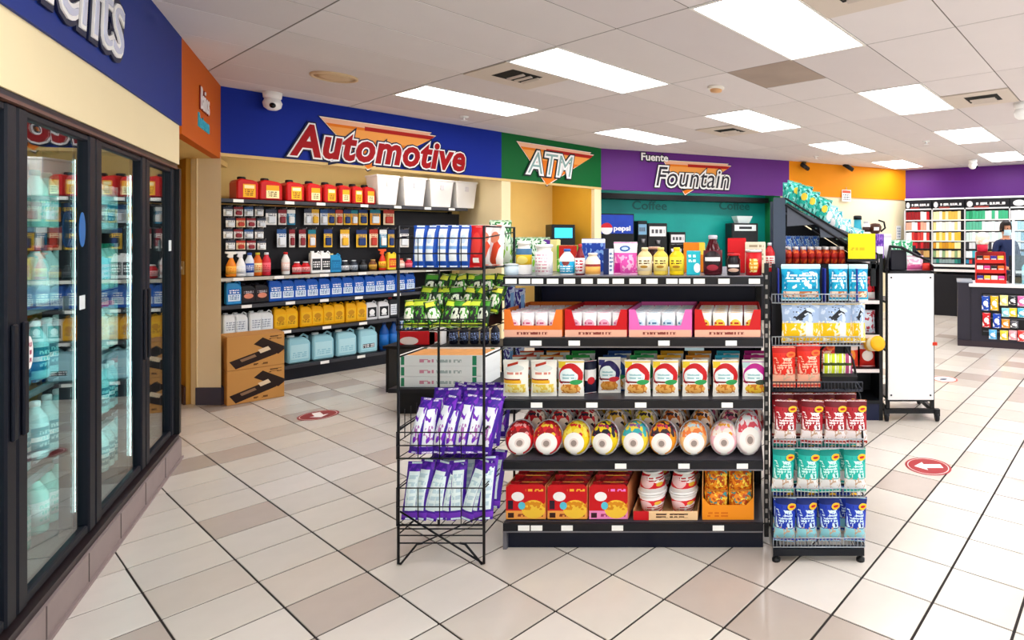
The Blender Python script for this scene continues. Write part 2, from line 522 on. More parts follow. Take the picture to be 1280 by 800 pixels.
# alcove walls
struct('wall_automotive', board(A, -0.15, 4.5, 1.0, 1.1, 0, SO), M_TAN)
struct('wall_alcove_left', board(A, -0.12, 0.0, 0.12, 1.0, 0, SO), M_CREAM)
struct('wall_partition', board(A, 2.79, 2.92, 0.065, 1.0, 0, SO), M_CREAM)
struct('wall_alcove_right', board(A, 4.34, 4.47, 0.065, 1.0, 0, SO), M_CREAM)
struct('wall_post_left', board(A, 2.79, 2.92, 0.0, 0.065, 0, FZ), M_CREAM)
struct('wall_post_right', board(A, 4.34, 4.47, 0.0, 0.065, 0, FZ), M_CREAM)
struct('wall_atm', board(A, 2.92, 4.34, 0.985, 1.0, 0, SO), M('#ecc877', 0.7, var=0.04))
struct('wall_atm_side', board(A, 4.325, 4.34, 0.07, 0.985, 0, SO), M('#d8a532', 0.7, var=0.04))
teal_m = M('#0aa098', 0.4, var=0.25, scale=2.2)
tw = struct('wall_fountain', board(FN, -0.4, 3.5, 0.92, 1.0, 0, SO), teal_m)
struct('wall_fountain_right', board(FN, 3.33, 3.45, 0.07, 1.0, 0, SO), M('#1f8a4f', 0.5, var=0.2, scale=3))
struct('wall_back', board(OR, -0.05, 2.96, 0.02, 0.12, 0, FZ), M('#efe0bb', 0.7, var=0.05, scale=2))
struct('wall_right', board(TB, -0.05, 5.0, 0.04, 0.12, 0, FZ), M('#e9dcc0', 0.7))
# corner column by the restroom hall and the hall behind it
struct('wall_column', G().slab([(-4.862, 5.157), (-4.655, 5.157), A.p(0.0, 0.13)[:2], A.p(-0.14, 0.2)[:2]], 0, FZ).mesh(), M('#fff3d6', 0.7, var=0.02))
struct('baseboard_column', G().slab([(-4.875, 5.147), (-4.645, 5.147), (-4.650, 5.24), (-4.85, 5.24)], 0, 0.155).mesh(), M('#4a4a5e', 0.5, var=0.1))
struct('wall_hall', board(CL, -0.1, 2.75, 0.62, 0.72, 0, 2.22), M('#b98a30', 0.7, var=0.06))
struct('wall_hall_end', board(A, -0.17, -0.121, 0.21, 1.15, 0, 2.22), M('#c2933a', 0.7, var=0.06))
struct('baseboard_hall', board(A, -0.185, -0.171, 0.21, 1.15, 0, 0.16), M('#4a2f26', 0.5, var=0.1))
hd = struct('door_1', board(A, -0.20, -0.172, 0.42, 1.10, 0.17, 2.08), M('#94671c', 0.5, var=0.12, scale=4))
obj('door_frame', board(A, -0.205, -0.172, 0.37, 0.42, 0.165, 2.13), M('#b8882e', 0.5), hd)
obj('door_knob', G().lathe([(0.012, 0), (0.014, 0.03), (0.03, 0.04), (0.032, 0.06), (0.0, 0.075)], 10).mesh(), M_STEEL, hd, A.p(-0.20, 0.50, 1.0), (math.pi / 2, 0, A.rz - math.pi / 2))
sw = thing('light_switch', 'small pale light switch plate on the tan hall wall', 'switch', A.p(-0.172, 0.29, 1.22), A.rz - math.pi / 2)
obj('plate', G().box(-0.035, -0.008, -0.06, 0.035, 0, 0.06).mesh(), M('#d8c898', 0.4), sw); obj('toggle', G().box(-0.006, -0.022, -0.012, 0.006, -0.008, 0.012).mesh(), M_WHITE, sw)
# shop front (out of the frame): low wall, glass, posts
M_PANE = glass_mat('shop_glass', '#f6fafa', 0.15)
def shopfront(nm, wnm, a, b):
    a, b = Vector(a + (0,)), Vector(b + (0,)); L_ = (b - a).length; rz = math.atan2(b.y - a.y, b.x - a.x)
    w = struct(nm, G().box(0, 0, 0, L_, 0.12, 0.35).box(0, 0, 2.45, L_, 0.12, CEIL + 0.05).mesh(), M_CREAM, a, rz)
    win = struct(wnm, G().box(0, 0.03, 0.35, L_, 0.09, 0.41).box(0, 0.03, 2.39, L_, 0.09, 2.45).mesh(), M_BLACK, a, rz)
    n = max(1, round(L_ / 1.5))
    for k in range(n + 1): obj('post', cached('sfpost', lambda: G().box(-0.03, 0.03, 0.41, 0.03, 0.09, 2.39).mesh()), M_BLACK, win, (L_ * k / n, 0, 0))
    for k in range(n): obj('pane', G().box(L_ * k / n + 0.03, 0.055, 0.41, L_ * (k + 1) / n - 0.03, 0.063, 2.39).mesh(), M_PANE, win)
shopfront('wall_street', 'window_1', (7.7, -1.6), (0.05, -1.6))
shopfront('wall_street_side', 'window_2', (7.6, 9.6), (7.6, -1.6))

# ------------------------------------------------------------------ signs
def sign_text(root, name, s, size_w, loc, layers, height=None, shear=0.22, spacing=1.0):
    """stacked outlines: the widest at the back"""
    for k, (off, mat, dy) in enumerate(layers):
        obj(name if k == len(layers) - 1 else ('outline' if k else 'shadow_outline'), text_mesh(s, size_w, height, 0.004, off, shear, spacing), mat, root, (loc[0], loc[1] - dy, loc[2]))
def tri(x0, x1, z1, xm, z0, y0, y1, notch=None):
    p = [(x0, z1), (xm, z0), (x1 - 0.02, z1 - 0.075), (x1 + 0.03, z1 - 0.03), (x1 - 0.05, z1 - 0.028), (x1 - 0.02, z1)]
    return G().prism(p, y0, y1).mesh()
def burst(root, x0, x1, z1, xm, z0):
    def t(d, y0, y1):
        return tri(x0 - d, x1 + d, z1 + d * 0.7, xm, z0 - d * 1.3, y0, y1)
    obj('burst_shadow', t(0.022, -0.004, 0), M('#0c1030', 0.5), root)
    obj('burst_outline', t(0.012, -0.008, -0.004), M('#fff4e8', 0.5), root)
    og = PR('#e87808', [('rect', 0, 0.90, 1, 1, '#f0b898'), ('rect', 0.35, 0.84, 1, 0.93, '#b01408'), ('rect', 0, 0.62, 1, 0.84, '#f2a04a')], 0.6)
    obj('burst', tri(x0, x1, z1, xm, z0, -0.012, -0.008), og, root)
SIGNRED = M('#a0060e', 0.6, spec=0.2); SIGNW = M('#f8f6f4', 0.4); SIGNNAVY = M('#0a1238', 0.5); SIGNDK = M('#0d1a1e', 0.5)
# Automotive
s0, s1 = A.s_at(359), A.s_at(581)
zb = A.z_at(470, 203)
t = thing('wall_sign', 'Automotive sign with red italic letters on the blue fascia', 'sign', A.p((s0 + s1) / 2, -0.003, zb), A.rz)
w = s1 - s0
burst(t, A.s_at(400) - (s0 + s1) / 2, A.s_at(540) - (s0 + s1) / 2, A.z_at(470, 159) - zb + 0.02, A.s_at(459) - (s0 + s1) / 2, A.z_at(459, 212) - zb + 0.005)
sign_text(t, 'lettering', 'Automotive', w * 0.97, (0, -0.012, 0), [(0.034, SIGNNAVY, 0.004), (0.023, SIGNW, 0.010), (0.011, SIGNRED, 0.016)], height=0.30, spacing=1.06)
# ATM
s0, s1 = A.s_at(654), A.s_at(716)
zb = A.z_at(685, 219)
t = thing('wall_sign', 'ATM sign with slanted white letters on the green fascia', 'sign', A.p((s0 + s1) / 2, -0.003, zb), A.rz)
burst(t, A.s_at(646) - (s0 + s1) / 2, A.s_at(739) - (s0 + s1) / 2, A.z_at(690, 184) - zb, A.s_at(683) - (s0 + s1) / 2, A.z_at(683, 231) - zb)
sign_text(t, 'lettering', 'ATM', (s1 - s0) * 0.92, (0, -0.012, 0.0), [(0.034, SIGNDK, 0.004), (0.018, SIGNW, 0.010), (-0.004, M('#86a8a4', 0.4), 0.014)], height=0.30)
# Fountain
s0, s1 = FN.s_at(816), FN.s_at(912)
zb = FN.z_at(865, 234)
t = thing('wall_sign', 'Fountain sign with white outlined letters on the purple fascia', 'sign', FN.p((s0 + s1) / 2, -0.003, zb), FN.rz)
burst(t, FN.s_at(829) - (s0 + s1) / 2, FN.s_at(911) - (s0 + s1) / 2, FN.z_at(868, 203) - zb, FN.s_at(856) - (s0 + s1) / 2, FN.z_at(856, 243) - zb)
sign_text(t, 'lettering', 'Fountain', (s1 - s0) * 0.95, (0, -0.012, 0.0), [(0.034, SIGNDK, 0.004), (0.022, SIGNW, 0.010), (0.0, M('#2a2630', 0.4), 0.014)], height=0.31)
sf = FN.s_at(818)
t = thing('wall_sign', 'small white Fuente lettering above the Fountain sign', 'sign', FN.p(sf, -0.003, FN.z_at(818, 201)), FN.rz)
sign_text(t, 'lettering', 'Fuente', FN.s_at(834) - FN.s_at(801), (0, 0, 0), [(0.018, SIGNDK, 0.004), (0.004, SIGNW, 0.010)], shear=0.0)
# Refreshments over the cooler (only the end of the word is in the photograph)
e1 = CL.s_at(150)
zb = CL.z_at(140, 66)
t = thing('wall_sign', 'large white lettering ending in ments on the blue cooler fascia', 'sign', CL.p(e1 - 1.36, -0.003, zb), CL.rz)
sign_text(t, 'lettering', 'Refreshments', 2.66, (0, 0, 0), [(0.034, SIGNNAVY, 0.004), (0.012, SIGNW, 0.010), (-0.006, M('#cfd2e6', 0.4), 0.014)], height=0.36, shear=0.15)
# restroom words on the rust fascia
sr = (CL.s_at(243) + CL.s_at(264)) / 2
t = thing('wall_sign', 'small white and blue restroom lettering on the orange hall fascia', 'sign', CL.p(sr, -0.003, CL.z_at(253, 142)), CL.rz)
sign_text(t, 'lettering', 'Baños', 0.34, (0, 0, 0.02), [(0.004, M('#8a2a10', 0.6), 0.003), (0.0, SIGNW, 0.007)], height=0.17, shear=0)
obj('second_line', text_mesh('Restroom', 0.42, 0.10, 0.004, 0.003), M('#3fb6cf', 0.4), t, (0, 0, -0.12))
# coffee lettering on the teal back wall
for px, which in ((812, 'left'), (918, 'right')):
    ss = FN.s_at(px, 0.92)
    solo('wall_lettering', text_mesh('Coffee', 0.62, 0.15, 0.003, 0.004), M('#0a6f6c', 0.4), which + ' dark teal Coffee word on the teal fountain wall', 'lettering', FN.p(ss, 0.916, FN.z_at(px, 262, 0.92)), FN.rz)

# ------------------------------------------------------------------ things on the ceiling
def vent(px, py, lab, w=0.30, dark=True):
    x, y = ceil_at(px, py)
    u, v = x * U1[0] + y * U1[1], x * V1[0] + y * V1[1]
    x, y = uv2xy(CU + (math.floor((u - CU) / 0.61) + 0.5) * 0.61, CV + (math.floor((v - CV) / 0.61) + 0.5) * 0.61)
    t = thing('ceiling_vent', lab, 'vent', (x, y, CEIL - 0.004), GRZ, 'ceiling air vents')
    obj('plate', G().box(-0.30, -0.30, -0.008, 0.30, 0.30, 0.014).mesh(), M('#d3c6bb', 0.6), t)
    obj('throat', G().box(-0.16, -w / 2 - 0.03, -0.010, 0.12, w / 2 - 0.03, -0.007).mesh(), M('#15130f', 0.8), t)
    for k in range(3):
        obj('louver', cached('louv', lambda: G().box(-0.012, -0.13, -0.022, 0.012, 0.10, -0.016).mesh()), M('#cbbfb6', 0.5), t, (-0.02 + 0.07 * k, -0.01, 0), (0, 0.5, 0))
vent(645, 97, 'square ceiling air vent between the two left ceiling lights')
vent(905, 163, 'square ceiling air vent above the Fountain sign')
vent(1222, 119, 'black slotted ceiling air vent at the upper right')
vent(1058, 4, 'white ceiling air vent at the top edge beside the largest light')
x, y = ceil_at(418, 95)
t = thing('ceiling_speaker', 'round cream ceiling speaker cover in front of the Automotive fascia', 'speaker', (x, y, CEIL - 0.004), 0)
obj('rim', G().lathe([(0.17, 0), (0.17, -0.012), (0.15, -0.018), (0.145, -0.004)], 28).mesh(), M('#dcc09a', 0.6), t)
obj('grille', G().lathe([(0.147, -0.006), (0.08, -0.014), (0.0, -0.016)], 28).mesh(), M('#d8bd9a', 0.7), t)
x, y = ceil_at(895, 108)
t = thing('smoke_detector', 'round white and orange smoke detector on the ceiling', 'smoke detector', (x, y, CEIL - 0.004), 0)
obj('base', G().lathe([(0.075, 0), (0.075, -0.018), (0.06, -0.026)], 20).mesh(), M('#f1eae0', 0.5), t); obj('sensor', G().lathe([(0.055, -0.024), (0.05, -0.045), (0.0, -0.05)], 20).mesh(), M('#d9a777', 0.5), t)
for px, py, lab in ((580, 145, 'white sprinkler head under the light above the Automotive sign'), (800, 190, 'white sprinkler head over the Fuente lettering'), (1020, 195, 'white sprinkler head over the orange wall'), (1158, 176, 'white sprinkler head beside the lights over the counter')):
    x, y = ceil_at(px, py)
    t = thing('sprinkler_head', lab, 'sprinkler', (x, y, CEIL - 0.004), 0, 'ceiling sprinkler heads')
    obj('rosette', cached('spr', lambda: G().lathe([(0.05, 0), (0.045, -0.012), (0.015, -0.016)], 14).mesh()), M_WHITE, t); obj('deflector', cached('spd', lambda: G().lathe([(0.010, -0.014), (0.010, -0.04), (0.035, -0.044), (0.035, -0.048)], 12).mesh()), M('#e8e8e8', 0.3), t)
def dome_cam(loc, lab, rz=0.0, size=1.0):
    t = thing('dome_camera', lab, 'security camera', loc, rz)
    k = size
    obj('mount', G().lathe([(0.075 * k, 0), (0.07 * k, -0.05 * k), (0.055 * k, -0.07 * k)], 18).mesh(), M_WHITE, t)
    b = obj('dome', G().lathe([(0.06 * k, -0.065 * k), (0.075 * k, -0.10 * k), (0.066 * k, -0.14 * k), (0.035 * k, -0.165 * k), (0.0, -0.172 * k)], 18).mesh(), M_WHITE, t)
    obj('lens', G().lathe([(0.026 * k, -0.004), (0.022 * k, 0.018 * k), (0.0, 0.02 * k)], 12).mesh(), M('#050507', 0.1), b, (0.03 * k, -0.055 * k, -0.13 * k), (math.radians(115), 0, math.radians(28)))
dome_cam(A.p(A.s_at(333) + 0.02, -0.09, CEIL - 0.004), 'white dome security camera above the Automotive sign', A.rz * 0.2)
x, y = ceil_at(1216, 199)
dome_cam((x, y, CEIL - 0.004), 'grey dome security camera in front of the plain purple fascia', 0.4)
x, y = ceil_at(1277, 128)
dome_cam((x, y, CEIL - 0.004), 'white dome security camera at the right edge of the ceiling', 0.4)
for px, lab, d in ((1004, 'left black spotlight camera on the orange fascia', -1), (1053, 'right black spotlight camera on the orange fascia', 1)):
    ss = OR.s_at(px)
    t = thing('bullet_camera', lab, 'security camera', OR.p(ss, -0.0, OR.z_at(px, 205)), OR.rz, 'bullet cameras on the orange fascia')
    obj('bracket', G().box(-0.03, -0.05, 0.0, 0.03, 0.0, 0.05).tube([(0, -0.04, 0.01), (0.03 * d, -0.10, -0.05)], 0.012).mesh(), M('#5a4a2a', 0.5), t)
    obj('camera_body', G().tube([(-0.03 * d, -0.09, -0.06 + (0.04 if d > 0 else -0.03)), (0.12 * d, -0.14, -0.06 - (0.05 if d > 0 else -0.02))], 0.04, 10).mesh(), M_BLACK, t)
ss = OR.s_at(1057)
t = thing('notice_card', 'small white notice hanging below the orange fascia', 'notice', OR.p(ss, -0.02, OR.z_at(1057, 252)), OR.rz)
obj('card', G().box(-0.11, -0.008, 0, 0.11, 0, 0.22).mesh(), PR('#f4efe8', [('rect', 0.05, 0.72, 0.95, 0.95, '#c7543a'), ('txt', 0.1, 0.1, 0.9, 0.65, '#60606a', 3, 10)]), t)
obj('hook', G().tube([(0, -0.002, 0.22), (0, 0.0, 0.27)], 0.006).mesh(), M_STEEL, t)

# floor decals
def decal(px, py, lab, r=0.145, arrow=True, base='#a00a12'):
    x, y = floor_at(px, py)
    t = thing('floor_decal', lab, 'decal', (x, y, 0.0005), 0, 'round direction decals on the floor')
    obj('disc', G().lathe([(r, 0), (r, 0.0008)], 32).mesh(), M(base, 0.35), t)
    ring = G().lathe([(r * 0.90, 0.0008), (r * 0.90, 0.0012)], 32).mesh()
    obj('ring', ring, M('#f0d6d2', 0.4), t); obj('inner_disc', G().lathe([(r * 0.86, 0.0010), (r * 0.86, 0.0016)], 32).mesh(), M(base, 0.35), t)
    if arrow:
        a = [(-0.09, 0.0), (-0.02, -0.065), (-0.02, -0.03), (0.09, -0.03), (0.09, 0.03), (-0.02, 0.03), (-0.02, 0.065)]
        obj('arrow', G().slab(a, 0.0014, 0.0022).mesh(), M('#fbf5f2', 0.4), t)
    return t
decal(1160, 583, 'red round floor decal with white arrow right of the chip rack')
d2 = decal(398, 519, 'dark red round floor decal in front of the automotive shelves', base='#8c0a12'); d2.rotation_euler.z = 2.4
x, y = floor_at(1181, 474)
t = thing('floor_decal', 'small white floor decal with red rim beyond the white panel', 'decal', (x, y, 0.0005), 0.5, 'round direction decals on the floor')
obj('disc', G().lathe([(0.13, 0), (0.13, 0.0008)], 28).mesh(), M('#c84a3a', 0.4), t); obj('inner_disc', G().lathe([(0.11, 0.0006), (0.11, 0.0014)], 28).mesh(), M('#f2ece8', 0.4), t)
obj('footprint', G().lathe([(0.03, 0.001), (0.03, 0.002)], 12, sx=1.6).mesh(), M('#22304c', 0.5), t, (-0.02, 0, 0))
# ================================================================== product builders
GLOSS = 0.28
def lathe_thing(name, label, cat, loc, parts, rz=0.0, group=None, **kw):
    """parts: (name, profile, material, sx, sy)"""
    t = thing(name, label, cat, loc, rz, group, **kw)
    for p in parts:
        nm, prof, mat = p[:3]
        sx, sy = (p[3], p[4]) if len(p) > 3 else (1, 1)
        obj(nm, cached(('lt', repr(prof), sx, sy), lambda: G().lathe(prof, 14, 0, sx, sy).mesh(nm)), mat, t)
    return t
def bottle(label, loc, h, r, body, cap, lab=None, rz=0.0, group=None, neck=0.35, sy=0.8, name='bottle', nh=0.22, lab_z=(0.15, 0.55)):
    b = [(r * 0.9, 0), (r, h * 0.03), (r, h * (0.72 - nh * 0.3)), (r * 0.8, h * (0.80 - nh * 0.3)), (r * neck, h * 0.88), (r * neck, h * 0.92)]
    ps = [('body', b, body, 1, sy), ('cap', [(r * neck * 1.15, h * 0.90), (r * neck * 1.15, h * 0.985), (r * neck * 0.9, h)], cap)]
    if lab: ps.append(('paper_label', [(r * 1.012, h * lab_z[0]), (r * 1.012, h * lab_z[1])], lab, 1, sy))
    return lathe_thing(name, label, 'bottle', loc, ps, rz, group)
def spray(label, loc, h, r, body, head, lab=None, rz=0.0, group=None):
    t = thing('spray_bottle', label, 'spray bottle', loc, rz, group)
    obj('body', cached(('sp', h, r), lambda: G().lathe([(r * 0.9, 0), (r, h * 0.04), (r * 0.95, h * 0.45), (r * 0.45, h * 0.68), (r * 0.3, h * 0.76)], 12, 0, 1, 0.65).mesh()), body, t)
    obj('trigger_head', cached(('sh', h, r), lambda: G().prism([(-r * 0.35, h * 0.75), (r * 0.3, h * 0.75), (r * 0.35, h * 0.88), (r * 0.9, h * 0.9), (r * 0.9, h), (-r * 1.1, h), (-r * 1.1, h * 0.93), (-r * 0.5, h * 0.9), (-r * 0.75, h * 0.8), (-r * 0.6, h * 0.78)], -r * 0.22, r * 0.22).mesh()), head, t)
    if lab: obj('paper_label', cached(('sl', h, r), lambda: G().lathe([(r * 1.0, h * 0.12), (r * 0.985, h * 0.42)], 12, 0, 1, 0.67).mesh()), lab, t)
    return t
def jug(label, loc, w, d, h, body, cap, lab, rz=0.0, group=None, name='oil_jug', cat='jug'):
    t = thing(name, label, cat, loc, rz, group)
    def mk():
        p = [(-w / 2, 0), (w / 2, 0), (w / 2, h * 0.72), (w * 0.28, h * 0.90), (-w * 0.1, h * 0.93), (-w * 0.48, h * 0.93), (-w / 2, h * 0.82)]
        return bev(G().prism(p, -d / 2, d / 2).mesh(), min(w, d) * 0.09)
    obj('body', cached(('jg', w, d, h), mk), body, t)
    obj('cap', cached(('jc', w, d, h), lambda: G().lathe([(w * 0.17, h * 0.90), (w * 0.17, h), (w * 0.13, h)], 10, 0, 1, 1, -w * 0.28, 0).mesh()), cap, t)
    obj('paper_label', cached(('jl', w, d, h), lambda: G().box(-w * 0.38, -d / 2 - 0.0015, h * 0.14, w * 0.40, -d / 2 + 0.001, h * 0.66).mesh()), lab, t)
    obj('handle', cached(('jh', w, d, h), lambda: G().tube([(w * 0.12, -d * 0.02, h * 0.90), (w * 0.28, 0, h * 0.985), (w * 0.46, 0, h * 0.90), (w * 0.47, 0, h * 0.74)], w * 0.055, 5).mesh()), body, t)
    return t
def carton(label, loc, w, d, h, mat, rz=0.0, group=None, name='carton', cat='box', flap=None, rx=0.0):
    t = thing(name, label, cat, loc, rz, group, rx=rx)
    obj('body', BX(w, d, h, min(w, d, h) * 0.03), mat, t)
    obj('top_flap', cached(('fl', w, d, h), lambda: G().box(-w / 2 * 0.96, -d / 2 * 0.96, h, w / 2 * 0.96, d / 2 * 0.5, h + 0.0025).mesh()), flap or mat, t)
    return t
def pouch(label, loc, w, h, t_, mat, rz=0.0, group=None, name='snack_bag', cat='bag', rx=0.0, ry=0.0, seal=None, wav=0.003):
    t = thing(name, label, cat, loc, rz, group, rx=rx, ry=ry)
    obj('body', cached(('po', w, h, t_, wav), lambda: G().pillow(w, h * 0.93, t_, wav=wav).mesh()), mat, t, (0, 0, h * 0.035))
    sm = cached(('ps', w, h), lambda: G().box(-w * 0.49, -0.0015, h * 0.955, w * 0.49, 0.0015, h).mesh())
    obj('top_seal', sm, seal or mat, t)
    obj('bottom_seal', cached(('pb', w, h), lambda: G().box(-w * 0.49, -0.0015, 0.0, w * 0.49, 0.0015, h * 0.04).mesh()), seal or mat, t)
    return t
def peg_card(label, loc, w, h, mat, blis, rz, group):
    t = thing('blister_card', label, 'hanging card', loc, rz, group)
    obj('card', cached(('pc', w, h), lambda: G().box(-w / 2, -0.002, 0, w / 2, 0.002, h).mesh()), mat, t)
    obj('blister', cached(('pl', w, h), lambda: bev(G().box(-w * 0.34, -0.03, h * 0.10, w * 0.34, -0.002, h * 0.55).mesh(), 0.007)), blis, t)
    obj('hang_tab', cached(('pt', w, h), lambda: G().box(-w * 0.12, -0.002, h, w * 0.12, 0.002, h + 0.018).mesh()), M('#1a1a1e', 0.4), t)
    return t

# ================================================================== glass door cooler
edges_s = [-3.87, -3.09, -2.314, -1.538, -0.715, -0.022]
pitch = 0.77
s_near = edges_s[0] - 0.06; s_far = -0.005
ZB, ZT = 0.165, 1.99
ck = thing('cooler_case', 'walk-in drinks cooler with black framed glass doors along the left wall', 'cooler', CL.p(0, 0, 0), CL.rz)
obj('base', G().box(s_near, 0.0, 0.0, s_far, 0.10, ZB - 0.03).box(s_near, -0.012, 0.0, s_far, 0.0, 0.012).mesh(), M('#92827f', 0.55, var=0.12, scale=9), ck)
obj('sill', G().box(s_near, 0.012, ZB - 0.03, s_far, 0.12, ZB).mesh(), M('#2b2022', 0.4), ck)
for k in range(9):
    a = s_near + (s_far - s_near) * k / 9
    obj('base_joint', cached('bj', lambda: G().box(-0.003, -0.002, 0.012, 0.003, 0.0, ZB - 0.03).mesh()), M('#5d5250', 0.7), ck, (a, 0, 0))
obj('header', G().box(s_near, 0.02, ZT - 0.022, s_far, 0.12, ZT).mesh(), M('#16141c', 0.35), ck)
obj('header_strip', G().box(s_near, 0.016, ZT - 0.034, s_far, 0.05, ZT - 0.022).mesh(), M('#6b4a40', 0.5), ck)
obj('end_panel', G().box(edges_s[-1] + 0.001, 0.008, ZB, 0.03, 0.13, ZT - 0.03).mesh(), M_BLACK, ck)
obj('inner_back', G().box(s_near, 0.86, 0.05, s_far, 0.90, 2.2).mesh(), M('#5a6a70', 0.7), ck)
obj('inner_floor', G().box(s_near, 0.12, 0.10, s_far, 0.86, 0.16).mesh(), M('#3a4044', 0.6), ck)
obj('inner_roof', G().box(s_near, 0.12, 2.02, s_far, 0.86, 2.06).mesh(), M('#2a2f33', 0.7), ck)
obj('inner_end', G().box(-0.03, 0.145, 0.1, -0.007, 0.86, 2.05).mesh(), M('#2a2f33', 0.7), ck)
struct('wall_cooler_end', board(CL, -0.006, 0.03, 0.135, 0.80, 0, 2.2), M_CREAM)
struct('wall_left', board(CL, s_near - 0.05, 0.0, 0.92, 1.0, 0, CEIL), M_CREAM)
struct('wall_left_near', board(CL, -6.4, s_near - 0.01, 0.0, 0.12, 0, 1.99), M_CREAM)
M_CG = glass_mat('cooler_glass', '#e2f2f0', 0.42)
M_FRAME = M('#050a18', 0.5, spec=0.25)
M_LED = lamp_mat('cooler_led', '#e6fbf8', 9.0)
def door_mesh(dw):
    g = G(); st = 0.074
    for a in ((-dw / 2, -dw / 2 + st), (dw / 2 - st, dw / 2)):
        g.prism([(a[0], ZB + 0.01), (a[1], ZB + 0.01), (a[1], ZT - 0.035), (a[0], ZT - 0.035)], 0.03, 0.075)
    g.box(-dw / 2 + st, 0.035, ZB + 0.01, dw / 2 - st, 0.07, ZB + 0.05).box(-dw / 2 + st, 0.035, ZT - 0.065, dw / 2 - st, 0.07, ZT - 0.035)
    return bev(g.mesh(), 0.006)
hm = bev(G().box(-0.018, 0.020, 0.80, 0.018, 0.031, 1.20).mesh(), 0.004)
for k in range(5):
    sc_ = (edges_s[k] + edges_s[k + 1]) / 2
    dw = edges_s[k + 1] - edges_s[k] - 0.012
    d = obj('door', door_mesh(dw), M_FRAME, ck, (sc_, 0, 0))
    obj('glass', G().box(-dw / 2 + 0.068, 0.05, ZB + 0.045, dw / 2 - 0.068, 0.056, ZT - 0.06).mesh(), M_CG, d)
    obj('handle', hm, M_FRAME, d, (dw / 2 - 0.034 if k % 2 else -dw / 2 + 0.034, 0, 0))
    st_ = edges_s[k + 1]
    obj('light_strip', G().box(-0.012, 0.085, 0.25, 0.012, 0.10, 1.85).mesh(), M_LED, ck, (edges_s[k] + 0.03, 0, 0))
    obj('upright', G().box(-0.015, 0.10, 0.16, 0.015, 0.14, 2.02).mesh(), M_CHAR, ck, (st_, 0, 0))
def sticker(px, py, w, h, mat, round_=False):
    s_ = CL.s_at(px, 0.028); z_ = CL.z_at(px, py, 0.028)
    me = G().lathe([(w, -0.001), (w, 0.001)], 20, 0, 1, h / w).mesh() if round_ else G().box(-w, -h, -0.001, w, h, 0.001).mesh()
    o = obj('sticker', me, mat, ck, (s_, 0.026, z_), (math.pi / 2, 0, 0)); o['label'] = 'printed sticker on the cooler door'
sticker(102, 287, 0.035, 0.075, M('#2d6fb8', 0.4), True)
sticker(102, 378, 0.03, 0.03, M('#e8eef0', 0.4))
sticker(212, 307, 0.03, 0.035, M('#e8eef0', 0.4))
sticker(35, 441, 0.032, 0.06, PR('#f2f0ee', [('txt', 0.15, 0.15, 0.85, 0.85, '#a02850', 3, 9)], axis='xy'), True)
# shelves and drinks behind the doors
for k in range(5):
    for z in (0.50, 0.86, 1.20, 1.54):
        g = G().box(edges_s[k] + 0.03, 0.15, z - 0.02, edges_s[k + 1] - 0.03, 0.17, z)
        for q in range(6): g.box(edges_s[k] + 0.03, 0.22 + q * 0.1, z - 0.008, edges_s[k + 1] - 0.03, 0.23 + q * 0.1, z)
        o = obj('shelf', g.mesh(), M('#8f9aa0', 0.4), ck)
dr_cols = [('#bfeef0', '#1f9aa8', '#ffffff'), ('#8fdde0', '#0d7f92', '#e8f6f4'), ('#d7f2ee', '#d8e8ea', '#d9443a'), ('#9fe4d8', '#f0f4f2', '#178a6a')]
first = {}
for k in range(5):
    for zi, z in enumerate((0.165, 0.50, 0.86, 1.20, 1.54)):
        n = 6
        for q in range(n):
            ci = (k + zi + (q > 2)) % 4
            loc = CL.p(edges_s[k] + 0.09 + q * (edges_s[k + 1] - edges_s[k] - 0.19) / (n - 1), 0.24, z + 0.001)
            lab_ = 'drink bottle, ' + ORD[q] + ' on the ' + ('floor', 'lowest', 'second', 'third', 'top')[zi] + ' shelf behind cooler door ' + ('one', 'two', 'three', 'four', 'five')[k] + ' from the camera'
            if ci not in first:
                a, b, c = dr_cols[ci]
                first[ci] = bottle(lab_, loc, 0.26, 0.042, M(a, 0.15, spec=0.6), M(c, 0.4), PR(b, [('rect', 0, 0.4, 1, 0.6, '#ffffff'), ('txt', 0.1, 0.1, 0.9, 0.9, a, 3, 12)]), CL.rz, 'drinks in the cooler', sy=1.0)
            else:
                copy(first[ci], loc, CL.rz, lab_)

# ================================================================== automotive wall shelving
NF = 0.50
sv0, sv1 = 0.03, 2.62
av = thing('shelving_unit', 'black automotive wall shelving under the Automotive sign', 'shelving', A.p(0, 0, 0), A.rz)
obj('back_panel', G().box(sv0, 0.93, 0.0, sv1, 0.97, 1.83).mesh(), M('#0b0b10', 0.6), av)
obj('pegboard', G().box(sv0, 0.70, 1.16, sv1, 0.72, 1.80).mesh(), M('#100f15', 0.6), av)
for s_ in (sv0, (sv0 + sv1) / 2, sv1 - 0.03): obj('upright', G().box(0, 0.88, 0, 0.03, 0.94, 1.84).mesh(), M_BLACK, av, (s_, 0, 0))
obj('kick_plate', G().box(sv0, NF + 0.03, 0, sv1, 0.9, 0.12).mesh(), M('#0d0f1a', 0.4), av)
AZ = {'can': A.z_at(285, 248, NF), 'spray': A.z_at(330, 345, NF), 'blue': A.z_at(300, 381, NF), 'yel': A.z_at(370, 411, NF), 'bin': A.z_at(400, 451, NF)}
print('shelf z', AZ)
